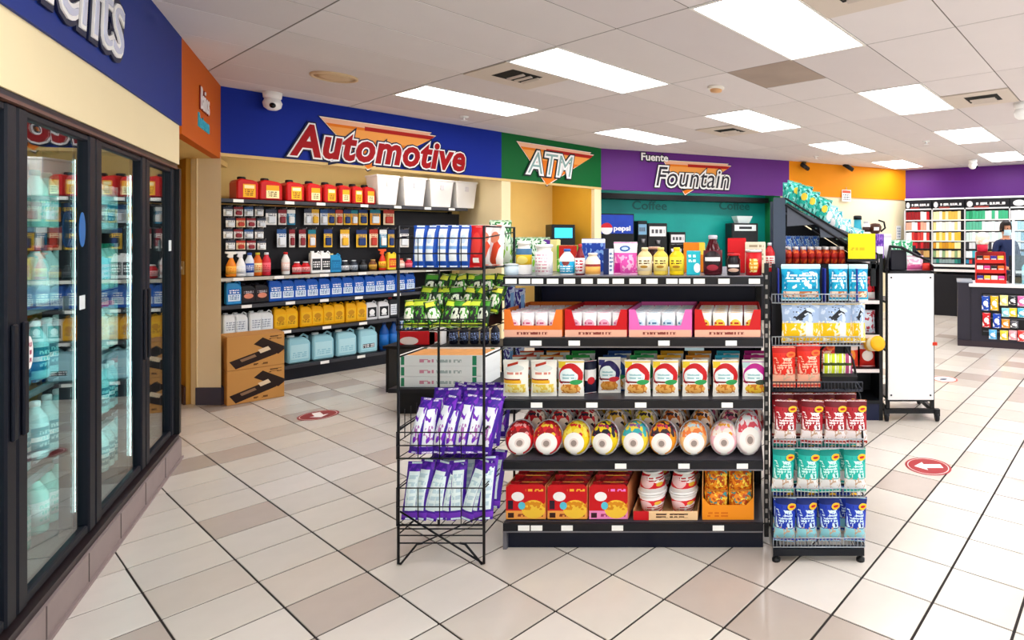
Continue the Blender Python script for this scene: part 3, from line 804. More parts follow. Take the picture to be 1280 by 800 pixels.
for k, z in AZ.items():
    sh = obj('shelf', G().box(sv0, NF, z - 0.03, sv1, 0.9, z).mesh(), M('#141318', 0.4), av)
    obj('price_rail', G().box(sv0 + 0.01, NF - 0.012, z - 0.036, sv1, NF, z - 0.004).mesh(), M('#b9b3a8' if k in ('spray',) else '#3a3a40', 0.4), sh)
    for q in range(7):
        if R.random() < 0.75:
            obj('price_tag', cached('ptA', lambda: G().box(-0.04, -0.004, -0.015, 0.04, 0, 0.015).mesh()), M('#f3f1ec', 0.5), sh, (sv0 + 0.2 + q * 0.36 + R.random() * 0.1, NF - 0.012, z - 0.02))
pz = []
def on_A(px, key, n=None):
    n = NF + 0.10 if n is None else n
    return A.p(A.s_at(px, n), n, AZ[key] + 0.001)
# red fuel cans
can_red = M('#c01414', 0.35)
def fuel_can(label, loc, w, d, h, lab):
    t = thing('fuel_can', label, 'fuel can', loc, A.rz, 'red fuel cans on the top automotive shelf')
    obj('body', cached(('fc', w, h), lambda: bev(G().prism([(-w / 2, 0), (w / 2, 0), (w / 2, h * 0.8), (w * 0.32, h * 0.93), (-w * 0.32, h), (-w / 2, h * 0.86)], -d / 2, d / 2).mesh(), 0.012)), can_red, t)
    obj('cap', cached(('fk', w, h), lambda: G().lathe([(0.035, h * 0.96), (0.035, h * 1.08), (0.028, h * 1.12)], 12, 0, 1, 1, -w * 0.12, 0).mesh()), M_BLACK, t)
    obj('paper_label', cached(('fp', w, h), lambda: G().box(-w * 0.22, -d / 2 - 0.002, h * 0.10, w * 0.34, -d / 2 + 0.001, h * 0.74).mesh()), lab, t)
fl_lab = [PR('#f2b51d', [('rect', 0.1, 0.68, 0.9, 0.92, '#f7e8b8'), ('txt', 0.15, 0.1, 0.85, 0.62, '#7a3210', 4, 9)]), PR('#f5e6ae', [('rect', 0, 0.6, 1, 1, '#f0a81a'), ('txt', 0.15, 0.1, 0.85, 0.55, '#6a4a20', 3, 9)])]
for i, px in enumerate((305, 334, 364, 388, 408, 426, 442, 457)):
    nxt = (305, 334, 364, 388, 408, 426, 442, 457, 472)
    w = abs(A.s_at(nxt[i + 1], NF + 0.1) - A.s_at(px, NF + 0.1)) * 0.93
    w = min(w, 0.205)
    fuel_can('red fuel can with yellow label, ' + nth(i, 8) + ' on the automotive shelf', on_A(px, 'can', NF + 0.14), w, 0.24, 0.205, fl_lab[i % 2])
# white storage tubs
def tub_mesh(w, d, h):
    g = G(); b = (-w * 0.40, -d * 0.40, w * 0.40, d * 0.40); t_ = (-w / 2, -d / 2, w / 2, d / 2)
    g.frustum(b, t_, 0, h)
    g.box(-w / 2 - 0.008, -d / 2 - 0.008, h - 0.02, w / 2 + 0.008, d / 2 + 0.008, h + 0.006)
    return bev(g.mesh(), 0.006)
for i, (a, b) in enumerate(((470, 501), (503, 535), (536, 569), (569, 598))):
    n = NF + 0.12
    sa_, sb_ = A.s_at(a, n - 0.15), A.s_at(b, n - 0.15)
    t = thing('storage_tub', 'white tapered plastic tub, ' + nth(i, 4) + ' at the end of the fuel can shelf', 'tub', A.p((sa_ + sb_) / 2, n, AZ['can'] + 0.001), A.rz, 'white tubs beside the fuel cans')
    w = (sb_ - sa_) * 0.90
    obj('body', tub_mesh(w, 0.30, 0.345), M('#eceae8', 0.45), t)
    obj('paper_label', G().box(-w * 0.06, -0.150, 0.22, w * 0.08, -0.138, 0.28).mesh(), M('#d5d3d8', 0.5), t)
# hanging cards
CARDC = [('#f3f0ec', '#3a3f52'), ('#f2c230', '#17306a'), ('#e9e4de', '#8a1c28'), ('#f4a321', '#1c7c8c'), ('#1b7fa6', '#f2f2ee'), ('#eceae6', '#e7b02a'), ('#d9dfe6', '#20508c'), ('#f0d9b0', '#b8321e')]
ci = 0
def hang(px, ytop, ybot, wpx, c, lab):
    n = NF + 0.14
    s_ = A.s_at(px, n); z0, z1 = A.z_at(px, ybot, n), A.z_at(px, ytop, n)
    D = A.p(s_, n)[1]
    w = abs(A.s_at(px + wpx / 2, n) - A.s_at(px - wpx / 2, n))
    a, b = CARDC[c % 8]
    m_ = PR(a, [('rect', 0, 0.75, 1, 1, b), ('txt', 0.1, 0.55, 0.9, 0.74, b, 2, 9)])
    peg_card(lab, A.p(s_, n, z0), round(w, 2), round(z1 - z0, 2), m_, M(b if c % 3 else '#dfe4ea', 0.2), A.rz, 'carded car accessories on the pegboard')
    obj('peg_hook', cached('phk', lambda: G().tube([(0, 0, 0), (0, -0.17, 0.0), (0, -0.18, 0.012)], 0.004, 4).mesh()), M_STEEL, av, (s_, 0.70, z1 + 0.008))
R1 = [(339, 13, 0), (353, 10, 2), (364, 10, 4), (385, 9, 0), (394, 9, 5), (405, 9, 6), (414, 9, 1), (424, 9, 7), (434, 9, 1), (443, 9, 3), (454, 11, 1), (469, 13, 3), (486, 13, 7)]
R2 = [(352, 11, 6), (365, 7, 2), (378, 8, 2), (390, 10, 3), (410, 10, 1), (431, 11, 5), (452, 13, 1), (467, 10, 7), (479, 9, 4), (489, 8, 1), (505, 12, 0)]
for i, (px, w, c) in enumerate(R1): hang(px, 262, 281, w, c, nth(i, len(R1)) + ' carded accessory in the upper automotive peg row')
for i, (px, w, c) in enumerate(R2): hang(px, 287, 309, w, c, nth(i, len(R2)) + ' carded accessory in the lower automotive peg row')
for r in range(4):
    for q in range(4):
        px = 285 + q * 13 + (r % 2) * 3
        hang(px, 259 + r * 14, 270 + r * 14, 11, (0, 2, 6, 0, 7, 2)[(r * 3 + q) % 6], 'small carded part, ' + ORD[q] + ' column ' + ORD[r] + ' row at the left of the pegboard')
# spray and bottle row
SPR = [(289, 's', '#e8821a', '#f0e9e2', '#f6b040'), (301, 's', '#f2f0ee', '#e9e6ea', '#dfe3ea'), (312, 'b', '#dfe6f2', '#3558b0', '#2a55b0'), (322, 'b', '#e0661a', '#d8c33a', '#f2d8a0'), (333, 'b', '#d42a3c', '#e8e8f2', '#f06a78'),
       (357, 'b', '#f0eeec', '#d42020', '#e8c8c0'), (371, 'l', '#c8141e', '#f2eeee', '#f0b8b8'), (382, 'l', '#c8141e', '#d8d8da', '#e8a8a8'), (394, 'h', '#f4f4f4', '#f4f4f4', '#23242a'), (406, 'h', '#f4f4f4', '#e9e9ec', '#23242a'),
       (418, 'j', '#1f8fc8', '#d8c98a', '#1470a4'), (431, 'l', '#1c2128', '#f0f0f2', '#e6e8ec'), (442, 'l', '#2c3440', '#c8ccd2', '#a8b0ba'), (454, 'l', '#14161a', '#3a3c40', '#555a60'), (466, 'l', '#7a4a2a', '#c8a060', '#d8a83a'),
       (478, 's', '#d8361c', '#e0501c', '#f2c832'), (489, 'j', '#f0cf2a', '#e0b020', '#d83a22'), (501, 'l', '#e8b8a0', '#c83028', '#f0e0d8'), (511, 'l', '#c8203c', '#f0e8e8', '#e87888')]
for i, (px, k, a, b, c) in enumerate(SPR):
    loc = on_A(px, 'spray')
    lab = {'s': 'trigger spray bottle', 'b': 'slim car care bottle', 'l': 'low car care bottle', 'h': 'white handled bottle', 'j': 'car wash jug'}[k] + ', ' + nth(i, len(SPR)) + ' on the middle automotive shelf'
    gname = 'car care bottles on the middle shelf'
    lm = PR(c, [('txt', 0.1, 0.2, 0.9, 0.8, a, 3, 10)])
    if k == 's': spray(lab, loc, 0.25, 0.042, M(a, 0.25), M(b, 0.4), lm, A.rz, gname)
    elif k == 'b': bottle(lab, loc, 0.235, 0.036, M(a, 0.3), M(b, 0.4), lm, A.rz, gname, 0.45)
    elif k == 'l': bottle(lab, loc, 0.13, 0.042, M(a, 0.3), M(b, 0.4), lm, A.rz, gname, 0.5)
    elif k == 'h': jug(lab, loc, 0.10, 0.07, 0.24, M(a, 0.35), M(b, 0.4), lm, A.rz, gname, 'handled_bottle', 'bottle')
    else: jug(lab, loc, 0.11, 0.08, 0.21, M(a, 0.3), M(b, 0.4), lm, A.rz, gname, 'car_wash_jug', 'jug')
# blue motor oil jugs
oil_lab = PR('#dfeefa', [('rect', 0, 0.55, 1, 1, '#1560b8'), ('txt', 0.1, 0.6, 0.9, 0.95, '#ffffff', 2, 8), ('txt', 0.1, 0.1, 0.9, 0.5, '#2458a0', 3, 10)])
dk_lab = PR('#2a1a1e', [('ell', 0.5, 0.45, 0.4, 0.25, '#e08a70'), ('txt', 0.1, 0.7, 0.9, 0.95, '#c8c0c8', 2, 8)])
BL = (291, 309, 326, 343, 358.5, 374, 389, 404, 419, 433, 447, 461, 473, 486, 499, 511)
for i, px in enumerate(BL):
    loc = on_A(px, 'blue')
    if i in (1, 2): jug('black jug with red label, ' + nth(i, 16) + ' in the blue jug row', loc, 0.118, 0.08, 0.20, M('#17141a', 0.3), M('#22222a', 0.4), dk_lab, A.rz, 'oil jugs on the blue row')
    else: jug('bright blue motor oil jug with white label, ' + nth(i, 16) + ' in its row', loc, 0.118, 0.08, 0.235, M('#0e52b8' if i else '#2f8fd2', 0.25), M('#e8eef4' if i % 3 == 0 else '#0f3f94', 0.4), oil_lab, A.rz, 'oil jugs on the blue row')
# yellow oil jugs and their neighbours
ylab = PR('#f0b81a', [('ell', 0.5, 0.62, 0.36, 0.24, '#c88a12'), ('txt', 0.1, 0.1, 0.9, 0.4, '#8a4a08', 3, 9)])
wlab = PR('#e8ecf0', [('txt', 0.1, 0.1, 0.9, 0.9, '#9098a8', 4, 9)])
blab = PR('#15171b', [('ell', 0.5, 0.5, 0.3, 0.3, '#f4f4f4'), ('rect', 0.2, 0.1, 0.8, 0.25, '#d8d8da')])
YR = [(287, 'w'), (299, 'w'), (319, 'w'), (331, 'w'), (349, 'y'), (363, 'y'), (381, 'y'), (395, 'y'), (409, 'y'), (422, 'y'), (437, 'y'), (450, 'y'), (463, 'k'), (478, 'k'), (491, 'r')]
for i, (px, k) in enumerate(YR):
    loc = on_A(px, 'yel')
    nm = nth(i, len(YR)) + ' in the yellow jug row'
    if k == 'y': jug('yellow motor oil jug, ' + nm, loc, 0.112, 0.085, 0.235, M('#f0ac04', 0.3), M('#e0a008', 0.4), ylab, A.rz, 'jugs on the yellow row')
    elif k == 'w': jug('white jug, ' + nm, loc, 0.115, 0.085, 0.215, M('#e9ebec', 0.3), M('#c8ccd0', 0.4), wlab, A.rz, 'jugs on the yellow row')
    elif k == 'k': jug('black and white bottle, ' + nm, loc, 0.12, 0.08, 0.22, M('#e6e6e8', 0.3), M('#101216', 0.4), blab, A.rz, 'jugs on the yellow row')
    else: jug('black bottle with red cap, ' + nm, loc, 0.11, 0.08, 0.24, M('#202228', 0.3), M('#c81c24', 0.4), wlab, A.rz, 'jugs on the yellow row')
# big pale blue jugs on the bottom shelf
pale = M('#9fd3e0', 0.2, spec=0.6)
for i, (px, w) in enumerate(((371, 0.20), (401, 0.20), (430, 0.20), (457, 0.195))):
    loc = on_A(px, 'bin', NF + 0.13)
    jug('large pale blue washer fluid jug, ' + nth(i, 4) + ' on the bottom automotive shelf', loc, w, 0.15, 0.295, pale, M('#e8f2f4', 0.4), PR('#a9dbe6', [('rect', 0.1, 0.1, 0.9, 0.4, '#12222e'), ('txt', 0.12, 0.12, 0.88, 0.38, '#f0f0f0', 2, 8)]) if i == 3 else PR('#b6dfe8', [('txt', 0.1, 0.1, 0.9, 0.5, '#8cc4d4', 3, 8)]), A.rz, 'washer fluid jugs', 'washer_fluid_jug')
for i, px in enumerate((480, 492)):
    bottle('dark blue tall bottle beside the washer fluid jugs, ' + ('left' if i == 0 else 'right') + ' of the pair', on_A(px, 'bin'), 0.33, 0.05, M('#124f9c', 0.25), M('#0c2c60', 0.4), M('#1c68b8', 0.3), A.rz, 'dark blue bottles on the bottom automotive shelf')
for i, px in enumerate((290, 316, 341)):
    jug('white and teal jug half hidden behind the cardboard boxes, ' + nth(i, 3), on_A(px, 'bin', NF + 0.15), 0.16, 0.13, 0.30, M('#dfeaec', 0.3), M('#2a9aa8', 0.4), PR('#eef2f2', [('rect', 0, 0.3, 1, 0.6, '#3aa8b4')]), A.rz, 'jugs behind the cardboard boxes', 'washer_fluid_jug')

# two cardboard boxes in front of the shelving
card_pr = PR('#c08a4a', [('rot', 0.06, 0.18, 0.84, 0.44, '#2a1c18', 0.42), ('rot', 0.46, 0.50, 1.04, 0.74, '#2a1c18', -0.72), ('rot', 0.22, 0.28, 0.50, 0.36, '#8a6a50', 0.42), ('rot', 0.54, 0.46, 0.74, 0.58, '#e0c8a8', 0.42),
                         ('txt', 0.72, 0.80, 0.95, 0.94, '#5a3a1c', 2, 8), ('txt', 0.45, 0.06, 0.7, 0.16, '#6a4420', 1, 8)], 0.8)
for i, lab in enumerate(('lower brown cardboard box with dark printed tape design on the floor', 'upper brown cardboard box with dark printed tape design, stacked')):
    t = thing('cardboard_box', lab, 'box', A.p(0.235, -0.02, 0.002 + i * 0.304), A.rz + math.radians(-4), 'stacked cardboard boxes')
    obj('body', bev(G().box(-0.205, -0.15, 0, 0.205, 0.15, 0.30).mesh(), 0.004), card_pr, t)
    obj('top_flap', G().box(-0.203, -0.148, 0.30, 0.203, -0.003, 0.303).box(-0.203, 0.003, 0.30, 0.203, 0.148, 0.303).mesh(), M('#b9854a', 0.8), t)

# ------------------------------------------------------------------ ATM in its alcove
s_ = A.s_at(700, 0.45)
t = thing('cash_machine', 'black cash machine with cyan screen in the yellow alcove', 'cash machine', A.p(s_, 0.45, 0), A.rz - math.radians(25))
zt = A.z_at(701, 281, 0.45)
obj('cabinet', G().prism([(-0.17, 0), (0.17, 0), (0.17, zt - 0.25), (0.17, zt), (-0.17, zt), (-0.17, zt - 0.25)], -0.22, 0.20).mesh(), M_BLACK, t)
obj('screen', G().box(-0.13, -0.228, zt - 0.20, 0.13, -0.221, zt - 0.05).mesh(), M('#35b6d8', 0.3, emit=0.8), t)
obj('keypad', G().box(-0.12, -0.29, zt - 0.42, 0.12, -0.22, zt - 0.38).mesh(), M_STEEL, t)
obj('cash_slot', G().box(-0.10, -0.235, zt - 0.62, 0.10, -0.22, zt - 0.55).mesh(), M('#50545a', 0.4), t)

# tube lights under the soffits; fuel can and cash machine ones added to brighten
M_TUBE = lamp_mat('tube_glow', '#fff6ea', 17.0)
def tube_light(fr, s0, s1, n, z, lab):
    t = thing('tube_light', lab, 'light', fr.p((s0 + s1) / 2, n, z), fr.rz, 'tube lights under the soffits')
    L_ = (s1 - s0) / 2
    obj('housing', G().box(-L_, -0.04, -0.03, L_, 0.04, 0.0).mesh(), M_WHITE, t)
    obj('tube', G().box(-L_ + 0.02, -0.025, -0.05, L_ - 0.02, 0.025, -0.03).mesh(), M_TUBE, t)
tube_light(A, 0.4, 2.4, 0.22, SO, 'added unseen tube light under the soffit above the fuel cans')  # added lamp hidden by the fascia, brightens the shelving alcove
tube_light(A, 3.1, 4.1, 0.25, SO, 'added unseen tube light under the soffit above the cash machine')  # added lamp, unseen, lifts the dark cash machine alcove
tube_light(FN, 0.4, 1.6, 0.30, SO, 'tube light under the soffit above the soda dispenser')
tube_light(FN, 1.8, 3.0, 0.30, SO, 'tube light under the soffit above the coffee grinder')
# ================================================================== centre gondola
GF, GB = 2.77, 3.22                       # front edge of the shelves, back panel
gx0, gx1 = X_at(630, GF), X_at(954, GF)
GZ = [Z_at(652, GF), Z_at(575, GF), Z_at(499, GF), Z_at(422, GF), Z_at(345, GF)]
gd = thing('gondola_shelf', 'black five-tier gondola shelf full of snacks in the centre', 'shelving', (0, 0, 0))
M_SH = M('#15151c', 0.35); M_SHT = M('#8e8b94', 0.3, metal=0.3)
obj('back_panel', G().box(gx0, GB, 0.10, gx1, GB + 0.03, GZ[4] - 0.03).mesh(), M('#0e1430', 0.45, var=0.1), gd)
for x in (gx0 - 0.005, gx1 - 0.025): obj('upright', G().box(x, GB - 0.03, 0, x + 0.03, GB + 0.06, GZ[4] + 0.10 if x > 0 else GZ[4] - 0.02).mesh(), M_BLACK, gd)
up = gx1 + 0.006
pst = obj('slotted_post', G().box(up, GF + 0.02, 0.05, up + 0.022, GF + 0.05, GZ[4] + 0.06).mesh(), M_BLACK, gd)
for k in range(26): obj('slot', cached('slot', lambda: G().box(0.005, -0.001, 0, 0.016, 0.001, 0.02).mesh()), M('#8f8a86', 0.5), pst, (up, GF + 0.02, 0.12 + k * 0.047))
obj('kick_plate', G().box(gx0 + 0.01, GF + 0.02, 0, gx1, GF + 0.05, GZ[0] - 0.03).mesh(), M('#0a1024', 0.35), gd)
obj('end_post', G().box(gx0 - 0.005, GF + 0.0, 0, gx0 + 0.012, GF + 0.05, GZ[0] - 0.03).mesh(), M('#6b6a72', 0.4), gd)
obj('rear_base', G().box(gx0, GB + 0.03, 0, gx1, 3.66, GZ[0]).mesh(), M_BLACK, gd)
obj('rear_panel', G().box(gx0, 3.62, GZ[0], gx1, 3.66, GZ[4] - 0.04).mesh(), M('#12131a', 0.5), gd)
TAGS = [(655, 671, 709, 772, 898), (776, 855, 928), (671, 740, 801, 909), (670, 718, 830, 914), (639, 656, 672, 691, 712, 734, 754, 773, 794, 815, 840, 856, 874, 905, 943)]
rails = []
for i, z in enumerate(GZ):
    yb = 3.66 if i == 4 else GB
    sh = obj('shelf', G().box(gx0, GF, z - 0.022, gx1, yb, z).mesh(), M_SHT if i == 4 else M('#3c3a42', 0.3), gd)
    obj('price_rail', G().box(gx0, GF - 0.012, z - 0.040, gx1, GF, z - 0.003).mesh(), M_SH, sh)
    obj('rail_lip', G().box(gx0, GF - 0.014, z - 0.046, gx1, GF - 0.002, z - 0.040).mesh(), M('#77757c', 0.3, metal=0.4), sh)
    for px in TAGS[i]:
        obj('price_tag', cached('tagG', lambda: G().box(-0.027, -0.003, -0.012, 0.027, 0, 0.012).mesh()), M('#f7f6f4', 0.5), sh, (X_at(px, GF - 0.012), GF - 0.013, z - 0.024))
flag = obj('shelf_flag', G().box(-0.048, -0.002, -0.06, 0.048, 0.002, 0.0).mesh(), M('#bfe0ee', 0.4), gd, (X_at(868, GF + 0.1), GF + 0.1, GZ[3] - 0.022))

def gp(px, tier, dy=0.0, dz=0.001): D = GF + 0.05 + dy; return (X_at(px, D), D, GZ[tier] + dz)
# ---- top deck
WH = M('#f4f2ee', 0.3)
G5 = 'goods on the top deck of the gondola'
bottle('white lotion bottle with blue cap and yellow label on the gondola top', gp(655, 4, 0.04), 0.165, 0.038, WH, M('#f0efe8', 0.3), PR('#f2c928', [('rect', 0, 0.62, 1, 1, '#3f6f94'), ('ell', 0.5, 0.3, 0.35, 0.25, '#f6e27a')]), 0, G5, 0.75, lab_z=(0.30, 0.78), nh=0.0)
bottle('plain white canister with faint pink lettering on the gondola top', gp(680, 4, 0.02), 0.150, 0.041, WH, M('#ecebe6', 0.3), PR('#f4efee', [('txt', 0.1, 0.05, 0.9, 0.95, '#d8a8b4', 6, 9)]), 0, G5, 0.9, 1.0, 'canister', 0.0, (0.05, 0.74))
bottle('white bottle with bright blue label beside the canister', gp(709, 4, 0.02), 0.128, 0.036, WH, M('#2c5fb0', 0.3), PR('#19a2cf', [('ell', 0.5, 0.95, 0.25, 0.3, '#7a2a20'), ('txt', 0.1, 0.1, 0.9, 0.7, '#e8f6fa', 3, 9)]), 0, G5, 0.4, lab_z=(0.06, 0.52))
bottle('small dark red sauce bottle with white label', gp(725, 4, 0.02), 0.152, 0.024, M('#7a1420', 0.2), M('#c83a3a', 0.4), PR('#f2eef0', [('txt', 0.1, 0.1, 0.9, 0.9, '#b83038', 4, 5)]), 0, G5, 0.35, 1.0, lab_z=(0.05, 0.55), nh=0.5)
bottle('white squat bottle with orange label on the gondola top', gp(741, 4, 0.01), 0.108, 0.037, M('#f6e6d0', 0.3), M('#f0e6d8', 0.4), PR('#f2b45a', [('rect', 0, 0.75, 1, 1, '#8a2a20')]), 0, G5, 0.55, lab_z=(0.05, 0.5))
carton('blue and white tissue carton with white rim on the gondola top', gp(742, 4, 0.30), 0.115, 0.07, 0.175, PR('#1f45a8', [('rect', 0, 0.88, 1, 1, '#f4f4f4'), ('spots', 0, 0, 1, 0.88, '#7fa6e0', 6, 0.55)]), 0.1, G5)
carton('slim white and navy carton left of the pink wipes pack', gp(762, 4, 0.06), 0.05, 0.05, 0.125, PR('#1a2a5c', [('rect', 0.55, 0, 1, 1, '#e9eef4'), ('txt', 0.6, 0.1, 0.95, 0.9, '#7088b0', 5, 5)]), 0, G5)
pouch('pink and white wipes pack with blue oval on the gondola top', gp(782, 4, 0.03), 0.118, 0.162, 0.05, PR('#e858b4', [('rect', 0, 0.68, 1, 1, '#f6f4f6'), ('ell', 0.5, 0.82, 0.22, 0.10, '#2c5aa0'), ('ell', 0.5, 0.82, 0.14, 0.05, '#b8cce8'), ('spots', 0, 0.05, 1, 0.62, '#f6b8dc', 5, 0.52), ('rect', 0.05, 0.05, 0.3, 0.35, '#c81c8c')]), 0, G5, 'wipes_pack', 'pack')
for px, c, cp, lb, nm in ((806, '#e9cf96', '#f0dca6', '#f4e6c6', 'beige'), (826, '#e6c950', '#edd978', '#f2e08a', 'pale yellow'), (846, '#f2cf14', '#f6da1c', '#f4d838', 'bright yellow')):
    bottle(nm + ' round-shouldered squeeze bottle on the gondola top', gp(px, 4, 0.02), 0.135, 0.036, M(c, 0.3), M(cp, 0.3), PR(lb, [('txt', 0.15, 0.45, 0.85, 0.8, '#5a3a10', 2, 6), ('ell', 0.5, 0.3, 0.25, 0.1, '#b8862a')]), 0, G5, 0.4, nh=0.1, lab_z=(0.15, 0.66))
carton('teal carton between yellow bottle and dark syrup bottle', gp(867, 4, 0.03), 0.065, 0.05, 0.116, PR('#23b4c4', [('ell', 0.8, 0.3, 0.25, 0.2, '#f2f2f2'), ('txt', 0.1, 0.5, 0.7, 0.9, '#d8f4f4', 2, 6)]), 0, G5)
bottle('dark maroon syrup bottle with white band label on the gondola top', gp(891, 4, 0.03), 0.195, 0.046, M('#4a1018', 0.12), M('#c8c4d0', 0.3), PR('#5a1a24', [('ell', 0.5, 0.55, 0.45, 0.42, '#2a2024'), ('rect', 0.1, 0.5, 0.9, 0.68, '#f2eeee'), ('ell', 0.5, 0.2, 0.3, 0.14, '#b83a4a')]), 0, G5, 0.42, nh=0.6, lab_z=(0.08, 0.62))
bottle('black jar with white label between syrup bottle and red canister', gp(917, 4, 0.02), 0.105, 0.033, M('#191418', 0.3), M('#c01c24', 0.4), PR('#241a1c', [('rect', 0.1, 0.55, 0.9, 0.85, '#f2f0ee'), ('ell', 0.5, 0.2, 0.4, 0.22, '#f0c8b0')]), 0, G5, 0.8, 1.0, 'jar', 0.0)
lathe_thing('coffee_canister', 'red canister with yellow emblem at the right end of the gondola top', 'canister', gp(942, 4, 0.02), [('body', [(0.040, 0), (0.040, 0.112)], PR('#c8121c', [('ell', 0.5, 0.42, 0.28, 0.30, '#e8a02a'), ('txt', 0.25, 0.1, 0.75, 0.75, '#f6e0a0', 4, 6)])), ('rim', [(0.042, 0.112), (0.042, 0.122), (0.036, 0.124)], M('#d8d0cc', 0.3, metal=0.5))], 0, G5)
carton('orange and red carton behind the yellow bottles', gp(868, 4, 0.24), 0.11, 0.06, 0.155, PR('#f08a1e', [('rect', 0.15, 0.2, 0.7, 0.65, '#c8141c'), ('rect', 0.75, 0.6, 1, 1, '#f4d84a')]), 0, G5)
carton('tall bright red carton behind the syrup bottle', gp(921, 4, 0.20), 0.095, 0.06, 0.178, PR('#d8121e', [('rect', 0, 0, 0.35, 0.6, '#8a1018')]), 0, G5)
carton('cream carton with fine lettering behind the red canister', gp(944, 4, 0.18), 0.105, 0.06, 0.158, PR('#f0e6cc', [('txt', 0.1, 0.4, 0.9, 0.95, '#b0a080', 4, 10), ('rect', 0, 0, 1, 0.3, '#e6d8b4')]), 0, G5)
bottle('red and silver slim bottle at the right end behind the cream carton', gp(962, 4, 0.28), 0.155, 0.028, M('#c81c24', 0.3), M('#d8d8dc', 0.3), PR('#f2e8e0', [('txt', 0.1, 0.1, 0.9, 0.9, '#c83038', 4, 6)]), 0, G5)
bottle('brown jar behind the squeeze bottles', gp(818, 4, 0.24), 0.135, 0.036, M('#3a1f18', 0.2), M('#c89a80', 0.4), PR('#5a2f24', [('rect', 0.1, 0.5, 0.9, 0.7, '#e8dcd0')]), 0, G5, 0.8, nh=0)
carton('black carton with white lettering behind the yellow squeeze bottle', gp(848, 4, 0.28), 0.09, 0.06, 0.145, PR('#17161c', [('txt', 0.1, 0.5, 0.9, 0.9, '#f0f0f4', 2, 7)]), 0, G5)
carton('red and green carton behind the blue label bottle', gp(712, 4, 0.30), 0.12, 0.06, 0.14, PR('#5fb02a', [('rect', 0.1, 0.5, 0.9, 1, '#c8281e'), ('spots', 0, 0, 1, 0.5, '#e8f0c0', 5, 0.55)]), 0, G5)
carton('yellow and purple carton behind the white canister', gp(690, 4, 0.34), 0.075, 0.06, 0.17, PR('#f0e49a', [('rect', 0, 0.7, 0.5, 1, '#6a3aa0'), ('rect', 0, 0, 0.3, 0.5, '#8a60b8')]), 0, G5)
lettuce = PR('#dff0dc', [('spots', 0, 0.45, 1, 1, '#1f7a34', 7, 0.5), ('spots', 0, 0, 1, 0.4, '#8fd43a', 5, 0.55)])
for i, px in enumerate((650, 664, 676)):
    pouch('white and leafy green bag behind the lotion bottle, ' + ('left', 'middle', 'right')[i] + ' of three', gp(px, 4, 0.26 + 0.03 * i), 0.10, 0.185, 0.05, lettuce, 0, 'leafy green bags on the gondola top')
bottle('pale blue clear cup at the left corner of the gondola top', gp(640, 4, 0.02), 0.055, 0.036, M('#cfe0ea', 0.15), M('#dfe8ee', 0.3), None, 0, G5, 0.9, 1.0, 'cup', 0.0)
# small price-flag strip of black/white pack top
carton('dark navy carton right of the tissue carton', gp(768, 4, 0.20), 0.07, 0.05, 0.12, PR('#141a3a', [('rect', 0, 0.85, 1, 1, '#f0f0f2')]), 0, G5)

# ---- candy trays (second tier)
def tray(label, loc, w, d, h, hf, mat, fmat, name='display_tray', rz=0.0):
    t = thing(name, label, 'display tray', loc, rz, 'open display trays of sweets')
    obj('bottom', G().box(-w / 2, -d / 2, 0, w / 2, d / 2, 0.004).mesh(), mat, t)
    obj('front_panel', G().prism([(-w / 2, 0), (w / 2, 0), (w / 2, h), (w * 0.40, h), (w * 0.33, hf), (-w * 0.33, hf), (-w * 0.40, h), (-w / 2, h)], -d / 2 - 0.003, -d / 2).mesh(), fmat, t)
    for s_ in (-1, 1): obj('side_panel', G().box(s_ * w / 2 - 0.0015, -d / 2, 0.004, s_ * w / 2 + 0.0015, d / 2, h).mesh(), mat, t)
    obj('back_panel', G().box(-w / 2, d / 2 - 0.003, 0.004, w / 2, d / 2, h).mesh(), mat, t)
    return t
TR = [(630, 703, '#e8772a', 'orange', ['#f6f2f4', '#f4cdd8']), (706, 784, '#c8121e', 'dark red', ['#f4eef0', '#e8a8c0']), (786, 865, '#e86ab8', 'pink', ['#eef4f8', '#c8dcec']), (868, 951, '#c81a1e', 'bright red', ['#f4f0e6', '#f0c84a'])]
for i, (a, b, c, nm, pk) in enumerate(TR):
    D = GF + 0.014; w = X_at(b, D) - X_at(a, D) - 0.004
    xc = (X_at(a, D) + X_at(b, D)) / 2; dd = 0.34
    fm = PR(c, [('rect', 0.0, 0.0, 1, 0.26, '#f0b49c'), ('txt', 0.22, 0.05, 0.75, 0.22, '#8a4038', 1, 24)])
    tray(nm + ' candy display tray, ' + nth(i, 4) + ' on the second gondola shelf', (xc, D + dd / 2, GZ[3] + 0.001), w, dd, 0.132, 0.055, M(c, 0.45), fm)
    pm = PR(pk[0], [('ell', 0.5, 0.45, 0.36, 0.26, pk[1]), ('txt', 0.15, 0.3, 0.85, 0.6, '#c85a80' if i < 2 else ('#4a7aa0' if i == 2 else '#b8281e'), 2, 7), ('rect', 0, 0.88, 1, 1, '#e8e4ea')])
    n = 4
    pw = (w - 0.012) / n
    proto = None
    for r in range(6):
        for q in range(n):
            loc = (xc - w / 2 + 0.006 + pw * (q + 0.5), D + 0.02 + r * 0.054, GZ[3] + 0.007)
            lab = 'white sweets packet, ' + ORD[q] + ' column ' + ORD[r] + ' row of the ' + nm + ' candy tray'
            if proto is None: proto = pouch(lab, loc, round(pw * 0.94, 3), 0.112, 0.026, pm, 0, 'sweets packets in the ' + nm + ' tray', 'sweets_packet', 'packet', wav=0.001)
            else: copy(proto, loc, R.uniform(-0.06, 0.06), lab)

